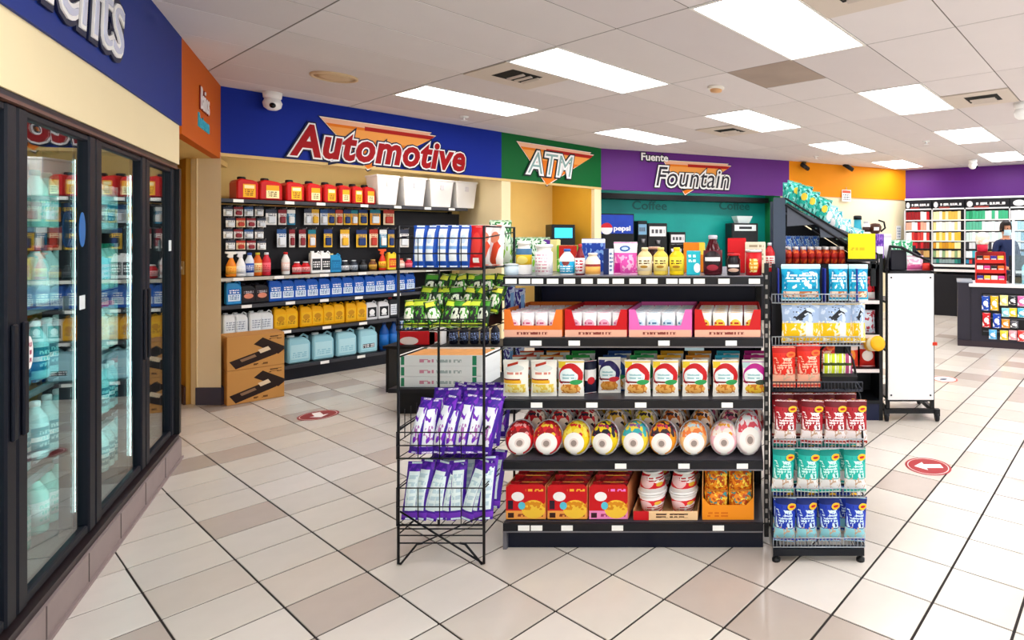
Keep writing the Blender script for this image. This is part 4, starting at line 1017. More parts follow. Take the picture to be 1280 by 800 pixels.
# ---- third tier: stand-up pouches
def cookie_pr(top, band, mid, food, base='#f6f2ec', corner='#f2d23a'):
    return PR(base, [('rect', 0.02, 0.80, 0.3, 1.0, corner), ('ell', 0.5, 0.56, 0.46, 0.38, band), ('ell', 0.44, 0.56, 0.36, 0.24, '#e6f2f4'), ('txt', 0.14, 0.48, 0.74, 0.66, '#9cc4cc', 2, 9),
                     ('rot', 0.55, 0.66, 0.95, 0.80, band, -0.6), ('rect', 0.05, 0.38, 0.6, 0.43, '#7a1018'), ('rect', 0, 0.0, 1, 0.36, base), ('ell', 0.5, 0.20, 0.38, 0.15, food), ('spots', 0.15, 0.06, 0.85, 0.34, '#c87828', 9, 0.55), ('ell', 0.72, 0.40, 0.22, 0.075, mid), ('rect', 0, 0.96, 1, 1, top)])
CK = {'w': PR('#f6f1e8', [('ell', 0.5, 0.80, 0.35, 0.10, '#d8dcd8'), ('rot', 0.2, 0.88, 0.6, 0.95, '#b8341c', 0.2), ('txt', 0.2, 0.60, 0.85, 0.72, '#d88a7a', 1, 9), ('rect', 0.04, 0.46, 0.72, 0.50, '#8a2a1c'), ('rect', 0.04, 0.36, 0.76, 0.46, '#f0b428'), ('rect', 0.1, 0.08, 0.9, 0.34, '#f2e8a8'), ('spots', 0.1, 0.08, 0.9, 0.34, '#e8c850', 8, 0.5)]),
      'r': cookie_pr('#f2d23a', '#c8181e', '#2f9a54', '#e8b060'), 'p': cookie_pr('#e8e0f0', '#2c2460', '#c82a3a', '#d89a4a', '#f4f0ee', '#3a3a80'), 'm': cookie_pr('#c89ac8', '#c01c8c', '#3a4a3a', '#e0b838', '#f4f2ee', '#bfe0e0'),
      'n': PR('#1c2038', [('rect', 0, 0.4, 1, 0.75, '#f2f0ee'), ('ell', 0.5, 0.4, 0.3, 0.12, '#c8202c')])}
FR = [(645, 'w'), (680, 'w'), (714, 'r'), (762, 'p'), (797, 'r'), (832, 'r'), (869, 'r'), (907, 'r'), (944, 'm')]
CN = {'w': 'white and yellow', 'r': 'white with red arch', 'p': 'white with dark purple arch', 'm': 'white with magenta arch', 'n': 'dark'}
for i, (px, k) in enumerate(FR):
    dy = 0.06 if k == 'p' else 0.0
    pouch(CN[k] + ' cookie pouch, ' + nth(i, 9) + ' in front on the middle shelf', gp(px, 2, dy), 0.128 if k != 'p' else 0.112, 0.178, 0.05, CK[k], R.uniform(-0.05, 0.05), 'cookie pouches on the middle gondola shelf', 'cookie_pouch', 'pouch', seal=M('#f2efe8', 0.35), wav=0.001)
pouch('narrow white and dark pouch turned sideways in the middle shelf gap', gp(738, 2, 0.05), 0.06, 0.165, 0.04, CK['n'], 0.5, 'cookie pouches on the middle gondola shelf', 'cookie_pouch', 'pouch')
BK = [(662, 'w', '#c84a2a'), (694, 'w', '#e08a2a'), (727, 'r', '#2f9a44'), (765, 'p', '#24488a'), (800, 'r', '#2f9a54'), (836, 'r', '#e8a828'), (870, 'r', '#d88a28'), (906, 'r', '#35b0d0'), (940, 'm', '#b81c80')]
for r in range(2):
    for i, (px, k, tp) in enumerate(BK):
        D = 0.10 + 0.09 * r
        X0 = gp(FR[i][0], 2, 0)[0] + 0.004 * (r + 1)
        top = CK[k] if k == 'w' else cookie_pr(tp, tp, '#2f9a54', '#e8b060', '#f4efe8', tp)
        pouch(CN[k] + ' cookie pouch, ' + nth(i, 9) + ' in the ' + ('second' if r == 0 else 'third') + ' row, middle shelf', (X0, GF + 0.05 + D, GZ[2] + 0.001), 0.122, 0.180 + 0.004 * r, 0.045, top, R.uniform(-0.08, 0.08), 'cookie pouches on the middle gondola shelf', 'cookie_pouch', 'pouch', seal=M(tp, 0.35), wav=0.001)

# ---- fourth tier: round clear packs with rings
def ring_pr(base, mid, top, ringc='#f8f4f0'):
    return PR(base, [('spots', 0, 0.55, 1, 1, top, 4, 0.5), ('spots', 0, 0.5, 1, 0.95, mid, 6, 0.58), ('ell', 0.5, 0.36, 0.38, 0.30, ringc), ('ell', 0.5, 0.36, 0.17, 0.13, '#e8d8d0'), ('ell', 0.5, 0.35, 0.11, 0.09, '#9a8a84'), ('rect', 0.38, 0, 0.62, 0.08, ringc)])
RP = [(650, 'red', '#d81c24', '#f2a0a0', '#8a1018'), (684, 'red', '#d8202c', '#f0c83a', '#a8141c'), (719, 'yellow', '#f2cf14', '#d82a30', '#f6e05a'), (755, 'yellow', '#f0d01c', '#b82a5a', '#2a2434'), (793, 'yellow', '#f2d83a', '#9a5a9a', '#3ab0b8'), (828, 'orange', '#f09a1e', '#c82a50', '#3a2a34'), (867, 'pale orange', '#f0b878', '#b8d0dc', '#e87a3a'), (905, 'pale pink', '#f2b8c4', '#e8a02a', '#f0e4dc'), (937, 'white and pink', '#f2e2e6', '#dfeaee', '#d84a5a')]
def dome(label, loc, w, h, t_, mat, rz, rx, group, rim):
    t = thing('ring_pack', label, 'round pack', loc, rz, group, rx=rx)
    def mk():
        g = G(); n = 20; vs = []; fs = []
        rings = [(1.0, 0.0), (0.98, -0.25), (0.86, -0.42), (0.6, -0.5)]
        for r_, y in rings:
            for k in range(n):
                a = 2 * math.pi * k / n
                vs.append((math.cos(a) * w / 2 * r_, y * t_, h / 2 + math.sin(a) * h / 2 * r_))
        for j in range(3):
            for k in range(n): fs.append((j * n + k, (j + 1) * n + k, (j + 1) * n + (k + 1) % n, j * n + (k + 1) % n)[::-1])
        fs.append(tuple(3 * n + k for k in range(n)))
        b = len(vs)
        for k in range(n):
            a = 2 * math.pi * k / n; vs.append((math.cos(a) * w / 2, 0.35 * t_, h / 2 + math.sin(a) * h / 2))
        for k in range(n): fs.append((k, (k + 1) % n, b + (k + 1) % n, b + k)[::-1])
        fs.append(tuple(b + k for k in reversed(range(n))))
        return g.add(vs, fs, 0, True).mesh()
    obj('body', cached(('dm', w, h, t_), mk), mat, t)
    def mk2():
        pts = [(math.cos(2 * math.pi * k / 20) * w / 2 * 1.03, 0.01, h / 2 + math.sin(2 * math.pi * k / 20) * h / 2 * 1.02) for k in range(21)]
        return G().tube(pts, 0.004, 4).mesh()
    obj('rim', cached(('dr', w, h), mk2), rim, t)
    return t
clear_rim = M('#dcd6dc', 0.15)
for i, (px, nm, a, b, c) in enumerate(RP):
    dome(nm + ' round ring pack, ' + nth(i, 9) + ' in front on the fourth shelf', gp(px, 1, 0.0, 0.007), 0.134, 0.162 if i < 8 else 0.198, 0.06, ring_pr(a, b, c), R.uniform(-0.25, 0.25), R.uniform(-0.25, -0.12), 'round ring packs on the fourth gondola shelf', clear_rim)
B2 = ['#b8141c', '#d82028', '#c8182c', '#d8a018', '#e0c020', '#c86018', '#e08018', '#b8486a', '#d85a6a']
for r in range(2):
    for i in range(9):
        x = gp(RP[i][0], 1, 0)[0] + 0.035 + 0.02 * r
        if i == 8: x -= 0.05
        c = B2[(i + r) % 9]
        dome(('dark ' if r else '') + 'striped round ring pack, ' + nth(i, 9) + ' in the ' + ('second' if r == 0 else 'third') + ' row, fourth shelf', (x, GF + 0.15 + 0.10 * r, GZ[1] + 0.005), 0.134, 0.195, 0.06,
             ring_pr(c, '#2a2030', '#f2d8c8', '#f0dcd0'), R.uniform(-0.3, 0.3), R.uniform(-0.15, -0.05), 'round ring packs on the fourth gondola shelf', clear_rim)

# ---- bottom tier: noodle cases, cups, orange case
noodle_pr = PR('#c8141c', [('rect', 0, 0, 1, 0.26, '#f0a04a'), ('rect', 0.05, 0.06, 0.2, 0.2, '#3a1a14'), ('txt', 0.3, 0.06, 0.95, 0.2, '#8a3a1c', 1, 16), ('ell', 0.70, 0.30, 0.30, 0.26, '#f2c23a'), ('spots', 0.42, 0.28, 1, 0.52, '#d88a1a', 8, 0.5), ('ell', 0.40, 0.40, 0.09, 0.11, '#58c0d8'), ('ell', 0.30, 0.66, 0.16, 0.13, '#f4f0f0'), ('rect', 0.05, 0.3, 0.18, 0.55, '#2a1a2a'), ('txt', 0.5, 0.78, 0.95, 0.9, '#f2b038', 1, 12)])
for i, (a, b) in enumerate(((632, 682), (684, 734), (736, 785))):
    D = GF + 0.015; w = X_at(b, D) - X_at(a, D) - 0.004; xc = (X_at(a, D) + X_at(b, D)) / 2
    dd = 0.36
    t = thing('noodle_case', 'open red case of noodle packets, ' + nth(i, 3) + ' of three on the bottom shelf', 'display case', (xc, D + dd / 2, GZ[0] + 0.001), 0, 'red noodle cases')
    fp = noodle_pr if i < 2 else PR('#c8141c', [('rect', 0, 0, 1, 0.26, '#f08ac0'), ('rect', 0.05, 0.06, 0.2, 0.2, '#3a1a24'), ('txt', 0.3, 0.06, 0.95, 0.2, '#a83a6c', 1, 16), ('ell', 0.70, 0.30, 0.30, 0.26, '#f2c23a'), ('spots', 0.42, 0.28, 1, 0.52, '#d88a1a', 8, 0.5), ('ell', 0.40, 0.40, 0.09, 0.11, '#58c0d8'), ('ell', 0.30, 0.66, 0.16, 0.13, '#f4f0f0'), ('txt', 0.5, 0.78, 0.95, 0.9, '#f080d0', 1, 12)])
    obj('front_panel', G().prism([(-w / 2, 0), (w / 2, 0), (w / 2, 0.155), (w * 0.42, 0.17), (-w * 0.42, 0.17), (-w / 2, 0.155)], -dd / 2, -dd / 2 + 0.004).mesh(), fp, t)
    obj('bottom', G().box(-w / 2, -dd / 2, 0, w / 2, dd / 2, 0.004).mesh(), M('#b89060', 0.7), t)
    for s_ in (-1, 1): obj('side_panel', G().box(s_ * w / 2 - 0.002, -dd / 2 + 0.004, 0.004, s_ * w / 2 + 0.002, dd / 2, 0.165).mesh(), M('#e08a58', 0.6), t)
    pk = PR('#c8121a', [('spots', 0, 0.5, 1, 1, '#8a0c14', 5, 0.5), ('txt', 0.1, 0.55, 0.9, 0.9, '#f07a5a', 2, 10), ('ell', 0.6, 0.3, 0.3, 0.2, '#f2c23a')])
    if i == 0:
        pkb = PR('#d8442a', [('spots', 0, 0.5, 1, 1, '#58a0b0', 4, 0.55), ('spots', 0, 0.4, 1, 1, '#f0b060', 5, 0.58)])
    for r in range(7):
        pouch('red noodle packet, ' + nth(r, 7).replace('leftmost', 'front').replace('rightmost', 'rear').replace('left', 'the front') + ' in the ' + ('left', 'middle', 'right')[i] + ' red noodle case', (xc, D + 0.028 + r * 0.048, GZ[0] + 0.006), round(w * 0.93, 3), 0.178 if r else 0.165, 0.04, pkb if (i == 0 and r > 4) else pk, 0, 'noodle packets in the red cases', 'noodle_packet', 'packet', rx=-0.1, wav=0.002)
# cups
cup_body = PR('#d8202c', [('rect', 0, 0.78, 1, 1, '#f6f0f0'), ('ell', 0.3, 0.45, 0.25, 0.3, '#f2c8cc'), ('rot', 0.35, 0.1, 1.0, 0.5, '#f6f2f2', 0.6), ('txt', 0.3, 0.2, 0.95, 0.45, '#b81820', 2, 8), ('ell', 0.75, 0.6, 0.12, 0.1, '#e8b83a')])
D = GF + 0.016
cw = X_at(872, D) - X_at(792, D); cxm = (X_at(872, D) + X_at(792, D)) / 2
t = thing('cup_tray', 'tan and red low tray holding noodle cups on the bottom shelf', 'tray', (cxm, D + 0.18, GZ[0] + 0.001))
obj('bottom', G().box(-cw / 2, -0.18, 0, cw / 2, 0.18, 0.004).mesh(), M('#c89a68', 0.7), t)
obj('front_panel', G().box(-cw / 2, -0.183, 0, cw / 2, -0.18, 0.042).mesh(), PR('#f0c89a', [('rect', 0, 0, 0.24, 1, '#c8141e'), ('txt', 0.35, 0.2, 0.85, 0.8, '#4a2a1c', 2, 14)]), t)
for s_ in (-1, 1): obj('side_panel', G().box(s_ * cw / 2 - 0.0015, -0.18, 0.004, s_ * cw / 2 + 0.0015, 0.18, 0.05).mesh(), M('#c89a68', 0.7), t)
proto = None
for r in range(2):
    for q in range(2):
        for lv in range(2):
            loc = (X_at(815 + 39 * q, D + 0.07) + 0.002 * lv, D + 0.085 + r * 0.150, GZ[0] + 0.006 + lv * 0.105)
            lab = 'red and white noodle cup, ' + ('left' if q == 0 else 'right') + ' column ' + ('lower' if lv == 0 else 'upper') + ' level ' + ('front' if r == 0 else 'rear') + ' of tray'
            if proto is None:
                proto = lathe_thing('noodle_cup', lab, 'cup', loc, [('base_ring', [(0.047, -0.001), (0.051, 0.004), (0.051, 0.010)], M('#f4f2f2', 0.4)), ('body', [(0.050, 0.004), (0.068, 0.095)], cup_body), ('rim', [(0.070, 0.093), (0.073, 0.098), (0.071, 0.102)], M('#f4f2f2', 0.4)), ('lid', [(0.067, 0.101), (0.062, 0.1035)], M('#e8e4e4', 0.3))], 0, 'noodle cups on the bottom shelf')
            else:
                c_ = copy(proto, loc, R.uniform(-0.4, 0.4), lab)
                if lv: c_.rotation_euler.x = math.pi; c_.location.z += 0.103
# orange case
D = GF + 0.02; w = X_at(942, D) - X_at(878, D); xc = (X_at(942, D) + X_at(878, D)) / 2
t = thing('candy_case', 'orange tall-sided case of orange snack bags at the right of the bottom shelf', 'display case', (xc, D + 0.17, GZ[0] + 0.001))
obj('front_panel', G().prism([(-w / 2, 0), (w / 2, 0), (w / 2, 0.11), (w * 0.36, 0.07), (-w * 0.36, 0.07), (-w / 2, 0.11)], -0.173, -0.17).mesh(), PR('#f0901e', [('txt', 0.1, 0.1, 0.5, 0.35, '#d86a10', 2, 8)]), t)
for s_ in (-1, 1): obj('side_panel', G().prism([(-0.17, 0), (0.17, 0), (0.17, 0.24), (-0.13, 0.24), (-0.17, 0.11)], -0.0015, 0.0015).mesh(), M('#e8a860', 0.6), t, (s_ * w / 2, 0, 0), (0, 0, math.pi / 2))
obj('bottom', G().box(-w / 2, -0.17, 0, w / 2, 0.17, 0.004).mesh(), M('#c88a3a', 0.7), t)
obj('back_panel', G().box(-w / 2, 0.167, 0.004, w / 2, 0.17, 0.25).mesh(), M('#c88a3a', 0.7), t)
ob = PR('#e88a1a', [('spots', 0, 0, 1, 1, '#b84a14', 5, 0.5), ('spots', 0, 0, 1, 1, '#f2d24a', 6, 0.58), ('spots', 0, 0.5, 1, 1, '#3a8a8a', 4, 0.62)])
for r in range(3):
    for lv in range(2):
        for q in range(2):
            pouch('orange snack bag, ' + ('left' if q == 0 else 'right') + ' ' + ('lower' if lv == 0 else 'upper') + ' ' + ORD[r] + ' row in the orange case', (xc + (q - 0.5) * 0.118, D + 0.04 + r * 0.10, GZ[0] + 0.006 + lv * 0.115), 0.116, 0.118, 0.07, ob, R.uniform(-0.1, 0.1), 'orange snack bags in the orange case', rx=0.0, wav=0.006)

# ---- clip strips with purple packets hanging at the gondola's left end
cs = thing('clip_strip', 'thin hanging strip at the left end of the gondola', 'display strip', (X_at(640, 3.0) - 0.03, 3.0, 0.86))
obj('strip', G().box(-0.006, -0.002, 0, 0.006, 0.002, 0.42).mesh(), M_BLACK, cs)
for k in range(4): obj('clip', cached('clp', lambda: G().box(-0.012, -0.008, 0, 0.012, 0.002, 0.012).mesh()), M('#c8c8d0', 0.4), cs, (0, 0, 0.05 + 0.1 * k))
for i, (px, y0, y1) in enumerate(((637, 357, 397), (650, 360, 398), (636, 432, 462), (649, 432, 460))):
    D = 2.94 + 0.03 * i
    pouch('small purple and silver packet hanging at the gondola end, ' + ('upper left', 'upper right', 'lower left', 'lower right')[i], (X_at(px, D) + 0.0, D, Z_at(y1, D)), 0.052, (y1 - y0) / FPX * D, 0.02, PR('#3a2a8a', [('spots', 0, 0, 1, 1, '#c8d4f0', 4, 0.52), ('rect', 0.6, 0.2, 0.9, 0.8, '#7aa8e0')]), 0.3, 'purple packets on the clip strip')

# ================================================================== wire rack with purple bags (left of the gondola)
RF, RB = 2.64, 2.99
rx0, rx1 = X_at(498, RF), X_at(605, RF)
rk = thing('wire_rack', 'tall black wire rack left of the gondola', 'wire rack', (0, 0, 0))
WR = M('#0c0c12', 0.35)
rtop = Z_at(283, RF)
for x in (rx0, rx1):
    obj('post', G().tube([(x, RF, 0.008), (x, RF, rtop)], 0.006, 6).mesh(), WR, rk)
    obj('post', G().tube([(x, RB, 0.008), (x, RB, rtop)], 0.006, 6).mesh(), WR, rk)
    s_ = 1 if x == rx0 else -1
    obj('foot', G().tube([(x, RF, 0.008), (x + s_ * 0.012, RF, 0.006), (x + s_ * 0.085, RF, 0.095), (x + s_ * 0.11, RF, 0.10)], 0.005, 5).mesh(), WR, rk)
    for z in (0.14, 0.35, 0.62, 0.95, 1.25, rtop): obj('side_wire', cached('sdw', lambda: G().tube([(0, RF, 0), (0, RB, 0)], 0.004, 4).mesh()), WR, rk, (x, 0, z))
obj('cross_brace', G().tube([(rx0 + 0.01, RF - 0.002, 0.245), (rx1 - 0.01, RF - 0.002, 0.012)], 0.0045, 5).mesh(), WR, rk)
obj('cross_brace', G().tube([(rx0 + 0.10, RF + 0.01, 0.095), (rx1 - 0.01, RF + 0.01, 0.22)], 0.0035, 5).mesh(), WR, rk)
g = G()
for z in (0.10, 0.135, 0.165): g.tube([(rx0, RF, z), (rx1, RF, z)], 0.0035, 4)
obj('lower_wires', g.mesh(), WR, rk)
def basket(z, h, lean=0.0, front=None, nw=8):
    g = G()
    for k in range(nw + 1):
        x = rx0 + (rx1 - rx0) * k / nw
        g.tube([(x, RF - 0.012, z), (x, RB, z)], 0.0025, 4)
    for k in range(4):
        y = RF + (RB - RF) * k / 3
        g.tube([(rx0, y, z - 0.003), (rx1, y, z - 0.003)], 0.003, 4)
    for q in range(3): g.tube([(rx0, RF - 0.014, z + h * q / 2), (rx1, RF - 0.014, z + h * q / 2)], 0.003, 4)
    for k in range(nw + 1):
        x = rx0 + (rx1 - rx0) * k / nw
        if k % 2 == 0: g.tube([(x, RF - 0.014, z), (x, RF - 0.014, z + h)], 0.0022, 4)
    for x in (rx0, rx1): g.tube([(x, RF - 0.014, z + h), (x, RB, z + h + 0.03)], 0.003, 4)
    obj('basket', g.mesh(), WR, rk)
BZ = [Z_at(655, RF), Z_at(572, RF), 1.075, Z_at(336, RF)]
basket(BZ[0], 0.17); basket(BZ[1], 0.12); basket(BZ[2], 0.05); basket(BZ[3], 0.14)
g = G()
for z in (Z_at(552, RF), Z_at(535, RF)):
    for k in range(7): g.tube([(rx0, RF + 0.05 * k, z), (rx0 + 0.0, RF + 0.05 * k, z + 0.07)], 0.0022, 4)
    g.tube([(rx0, RF, z), (rx0, RB, z + 0.02)], 0.0028, 4)
obj('side_grid', g.mesh(), WR, rk)
# purple bags: silver-white panel on purple
pb = PR('#4a1f9c', [('rect', 0.24, 0.14, 0.84, 0.86, '#e6f4f6'), ('txt', 0.30, 0.18, 0.78, 0.82, '#c0d8e2', 5, 6), ('rect', 0, 0, 1, 0.10, '#7a3ac8'), ('spots', 0, 0.86, 1, 1, '#6a2ab8', 5, 0.5)])
pb2 = PR('#45209a', [('rect', 0.24, 0.10, 0.82, 0.84, '#eceef6'), ('spots', 0.24, 0.10, 0.82, 0.5, '#b070b8', 7, 0.55), ('spots', 0, 0, 1, 1, '#7a2ac0', 4, 0.6)])
for i in range(9):
    x = rx0 + 0.034 + i * (rx1 - rx0 - 0.05) / 8
    pouch('purple bag with white panel, ' + nth(i, 9) + ' in front, lowest rack basket', (x, RF + 0.030, BZ[0] + 0.005), 0.080, 0.262 + R.uniform(-0.02, 0.022), 0.055, pb, R.uniform(-0.35, 0.35), 'purple bags in the lowest wire basket', rx=-0.22, ry=R.uniform(-0.02, 0.22), wav=0.005)
for i in range(6):
    x = rx0 + 0.06 + i * (rx1 - rx0 - 0.09) / 5
    pouch('purple bag behind the others, ' + nth(i, 6) + ' in the lowest rack basket', (x, RF + 0.15, BZ[0] + 0.005), 0.085, 0.265, 0.07, pb, R.uniform(-0.3, 0.3), 'purple bags in the lowest wire basket', rx=-0.25, wav=0.004)
for i in range(7):
    x = rx0 + 0.055 + i * (rx1 - rx0 - 0.08) / 6
    pouch('purple bag with speckled panel, ' + nth(i, 7) + ' in front, upper purple basket', (x, RF + 0.035, BZ[1] + 0.005), 0.082, 0.250 + R.uniform(-0.02, 0.02), 0.06, pb2, R.uniform(-0.4, 0.4), 'purple bags in the upper wire basket', rx=-0.30, ry=R.uniform(-0.05, 0.16), wav=0.004)
for r in range(2):
    for i in range(5):
        x = rx0 + 0.10 + i * (rx1 - rx0 - 0.13) / 4
        pouch('purple bag, ' + nth(i, 5) + ' in the ' + ('second' if r == 0 else 'rear') + ' row, upper purple basket', (x, RF + 0.14 + r * 0.10, BZ[1] + 0.005), 0.085, 0.27, 0.06, pb2, R.uniform(-0.3, 0.3), 'purple bags in the upper wire basket', rx=-0.22, ry=R.uniform(-0.1, 0.2), wav=0.004)
# green nut bags on the third tier
gb = [PR('#1c3a1c', [('rect', 0.1, 0.78, 0.9, 0.97, c), ('ell', 0.5, 0.45, 0.4, 0.25, d), ('spots', 0, 0, 1, 0.75, e, 5, 0.55), ('rect', 0.1, 0.03, 0.9, 0.12, '#cfe03a')]) for c, d, e in (('#e8e84a', '#f0f0e0', '#4a9a2a'), ('#c8dc3a', '#2a2a2a', '#5ab030'), ('#4a9a2a', '#e8ecd8', '#101810'))]
for r in range(3):
    for i in range(9):
        x = rx0 + 0.035 + i * (rx1 - rx0 - 0.06) / 8 + 0.010 * (r % 2)
        pouch('green and black snack packet, ' + nth(i, 9) + ' of the ' + ('lower', 'middle', 'upper')[r] + ' green rack line', (x, RF + 0.03 + r * 0.085, BZ[2] + 0.006 + r * 0.055), 0.066, 0.13, 0.04, gb[(i + r) % 3], R.uniform(-0.5, 0.5), 'green snack packets on the wire rack', rx=-0.28, ry=R.uniform(-0.2, 0.2), wav=0.003)
for r in (1, 2):
    obj('tier_step', G().box(rx0 + 0.01, RF + 0.05 + (r - 1) * 0.085, BZ[2] + 0.004, rx1 - 0.01, RF + 0.12 + (r - 1) * 0.085 + 0.02, BZ[2] + 0.004 + r * 0.055 - 0.002).mesh(), WR, rk)
# chips on the top tier
cb = PR('#1e4fae', [('rect', 0.22, 0.12, 0.80, 0.95, '#eef2f6'), ('rect', 0.22, 0.42, 0.80, 0.50, '#7fa8dc'), ('ell', 0.5, 0.68, 0.2, 0.12, '#c8d8ec')])
cr = PR('#c8161c', [('ell', 0.5, 0.55, 0.3, 0.3, '#d83a34'), ('rect', 0.3, 0.08, 0.7, 0.2, '#f4ece8')])
cw_ = PR('#f2ece8', [('rot', 0.1, 0.1, 0.9, 0.45, '#d84a2a', 0.9), ('ell', 0.5, 0.7, 0.3, 0.15, '#e08a6a')])
for i, (px, k) in enumerate(((524, 'b'), (538, 'b'), (553, 'b'), (567, 'b'), (580, 'b'), (596, 'r'))):
    pouch({'b': 'blue striped chip bag, ', 'r': 'red chip bag, '}[k] + nth(i, 6) + ' on the top wire rack tier', (X_at(px, RF + 0.03), RF + 0.03, BZ[3] + 0.005), 0.060 if k == 'b' else 0.07, 0.195, 0.045, cb if k == 'b' else cr, R.uniform(-0.15, 0.15), 'chip bags on the top wire tier', rx=-0.10)
for i in range(6):
    x = rx0 + 0.09 + i * 0.056
    pouch(('white and red' if i > 2 else 'blue and white') + ' chip bag, ' + nth(i, 6) + ' behind on the top wire tier', (x, RF + 0.18, BZ[3] + 0.005), 0.075, 0.20, 0.06, cw_ if i > 2 else cb, R.uniform(-0.2, 0.2), 'chip bags on the top wire tier', rx=-0.08)
pouch('green leafy bag topping the right end of the wire rack', (rx1 - 0.05, RB - 0.05, BZ[3] + 0.006), 0.11, 0.225, 0.06, lettuce, 0.1, 'chip bags on the top wire tier')

# ================================================================== low platform with white cases behind the wire rack
px0 = X_at(487, 4.86)
pf = thing('display_platform', 'low black display platform behind the wire rack', 'platform', (0, 0, 0))
obj('plinth', G().box(px0 + 0.06, 4.90, 0, px0 + 1.05, 5.42, 0.19).mesh(), M_BLACK, pf)
obj('top_board', G().box(px0, 4.84, 0.19, px0 + 1.10, 5.45, 0.225).mesh(), M('#17161c', 0.4), pf)
cx0, cx1 = X_at(498, 4.89), X_at(603, 4.89)
case_pr = PR('#eef2f2', [('rect', 0.03, 0.1, 0.07, 0.9, '#2a8a62'), ('rect', 0.88, 0.05, 0.93, 0.95, '#2a8a62'), ('txt', 0.25, 0.2, 0.42, 0.75, '#d08aa0', 1, 20), ('txt', 0.45, 0.2, 0.75, 0.7, '#a8b8b8', 1, 24)])
for i in range(3):
    t = thing('flat_case', ('lowest', 'middle', 'topmost')[i] + ' white flat case with green edge marks on the low platform', 'box', ((cx0 + cx1) / 2, 5.07, 0.226 + i * 0.0905), 0, 'white flat cases')
    w = cx1 - cx0
    if i < 2: obj('body', BX(w, 0.36, 0.089, 0.003), case_pr, t)
    else:
        obj('body', G().box(-w / 2, -0.18, 0, w / 2, 0.18, 0.055).box(-w / 2, -0.18, 0.055, w / 2, -0.176, 0.09).box(-w / 2, 0.176, 0.055, w / 2, 0.18, 0.09).box(-w / 2, -0.176, 0.055, -w / 2 + 0.004, 0.176, 0.09).box(w / 2 - 0.004, -0.176, 0.055, w / 2, 0.176, 0.09).mesh(), case_pr, t)
        obj('contents', G().box(-w / 2 + 0.006, -0.174, 0.056, w / 2 - 0.006, 0.174, 0.075).mesh(), M('#c88a4a', 0.6, var=0.3, scale=20), t)
st = thing('stock_stand', 'low black stock stand behind the white flat cases', 'stand', (0, 0, 0))
sx0, sx1 = X_at(490, 5.7), X_at(640, 5.7)
obj('top_board', G().box(sx0, 5.55, 0.42, sx1, 5.95, 0.45).mesh(), M_BLACK, st)
for x in (sx0 + 0.02, sx1 - 0.05): obj('leg_panel', G().box(x, 5.57, 0, x + 0.03, 5.93, 0.42).mesh(), M_BLACK, st)
for i, (px, w, h, mt, lab) in enumerate(((522, 0.36, 0.13, PR('#d0202a', [('ell', 0.3, 0.3, 0.25, 0.3, '#f4e8e4')]), 'red carton with white oval on the low stock stand'), (508, 0.20, 0.20, PR('#2a62b8', [('stripe', 0, 0, 1, 1, '#d8e6f4', 5, 0.4)]), 'blue striped pack behind the red carton on the stock stand'), (548, 0.12, 0.19, PR('#eeeae6', [('ell', 0.5, 0.4, 0.3, 0.25, '#b83a3a')]), 'white carton at the end of the red carton'))):
    carton(lab, (X_at(px, 5.62 + 0.1 * (i == 1) + 0.02 * i), 5.65 + 0.15 * (i == 1), 0.452), w, 0.10, h, mt, 0, 'goods on the stock stand')
for i, px in enumerate((567, 580, 593, 606, 619)):
    bottle('dark bottle with pale cap, ' + nth(i, 5) + ' on the low stock stand', (X_at(px, 5.68), 5.68, 0.452), 0.20, 0.042, M('#161826', 0.25), M('#e8dcb0', 0.4), PR('#22263a', [('spots', 0, 0, 1, 1, '#8aa0d0', 6, 0.55)]), 0, 'dark bottles on the stock stand')
# ================================================================== chip rack at the right end of the gondola
CF, CB = 2.66, 3.02
kx0, kx1 = 0.142, 0.562
kr = thing('chip_rack', 'black wire chip rack with stepped tiers right of the gondola', 'wire rack', (0, 0, 0))
obj('base_frame', G().box(kx0, CF, 0.03, kx1, CF + 0.035, 0.062).box(kx0, CB - 0.03, 0.03, kx1, CB, 0.062).box(kx0, CF + 0.035, 0.03, kx0 + 0.03, CB - 0.03, 0.062).box(kx1 - 0.03, CF + 0.035, 0.03, kx1, CB - 0.03, 0.062).mesh(), M('#10131c', 0.35), kr)
for x in (kx0 + 0.015, kx1 - 0.015):
    for y in (CF + 0.017, CB - 0.017): obj('foot', cached('kft', lambda: G().lathe([(0.020, 0), (0.020, 0.012), (0.008, 0.016), (0.008, 0.032)], 10).mesh()), M_BLACK, kr, (x, y, 0))
for x in (kx0 + 0.01, kx1 - 0.03): obj('back_post', G().box(x, CB - 0.03, 0.06, x + 0.02, CB - 0.01, 1.36).mesh(), M('#1b1d26', 0.4), kr)
obj('back_panel', G().box(kx0 + 0.03, CB - 0.014, 0.1, kx1 - 0.03, CB - 0.010, 1.34).mesh(), M('#15161c', 0.5), kr)
KZ = [0.078, 0.300, 0.522, 0.782, 0.985, 1.185]
KY = [CF, CF + 0.015, CF + 0.03, CF + 0.05, CF + 0.10, CF + 0.13]
M_KW = M('#3a3c46', 0.3, metal=0.5); M_KL = M('#aab0b8', 0.3, metal=0.4)
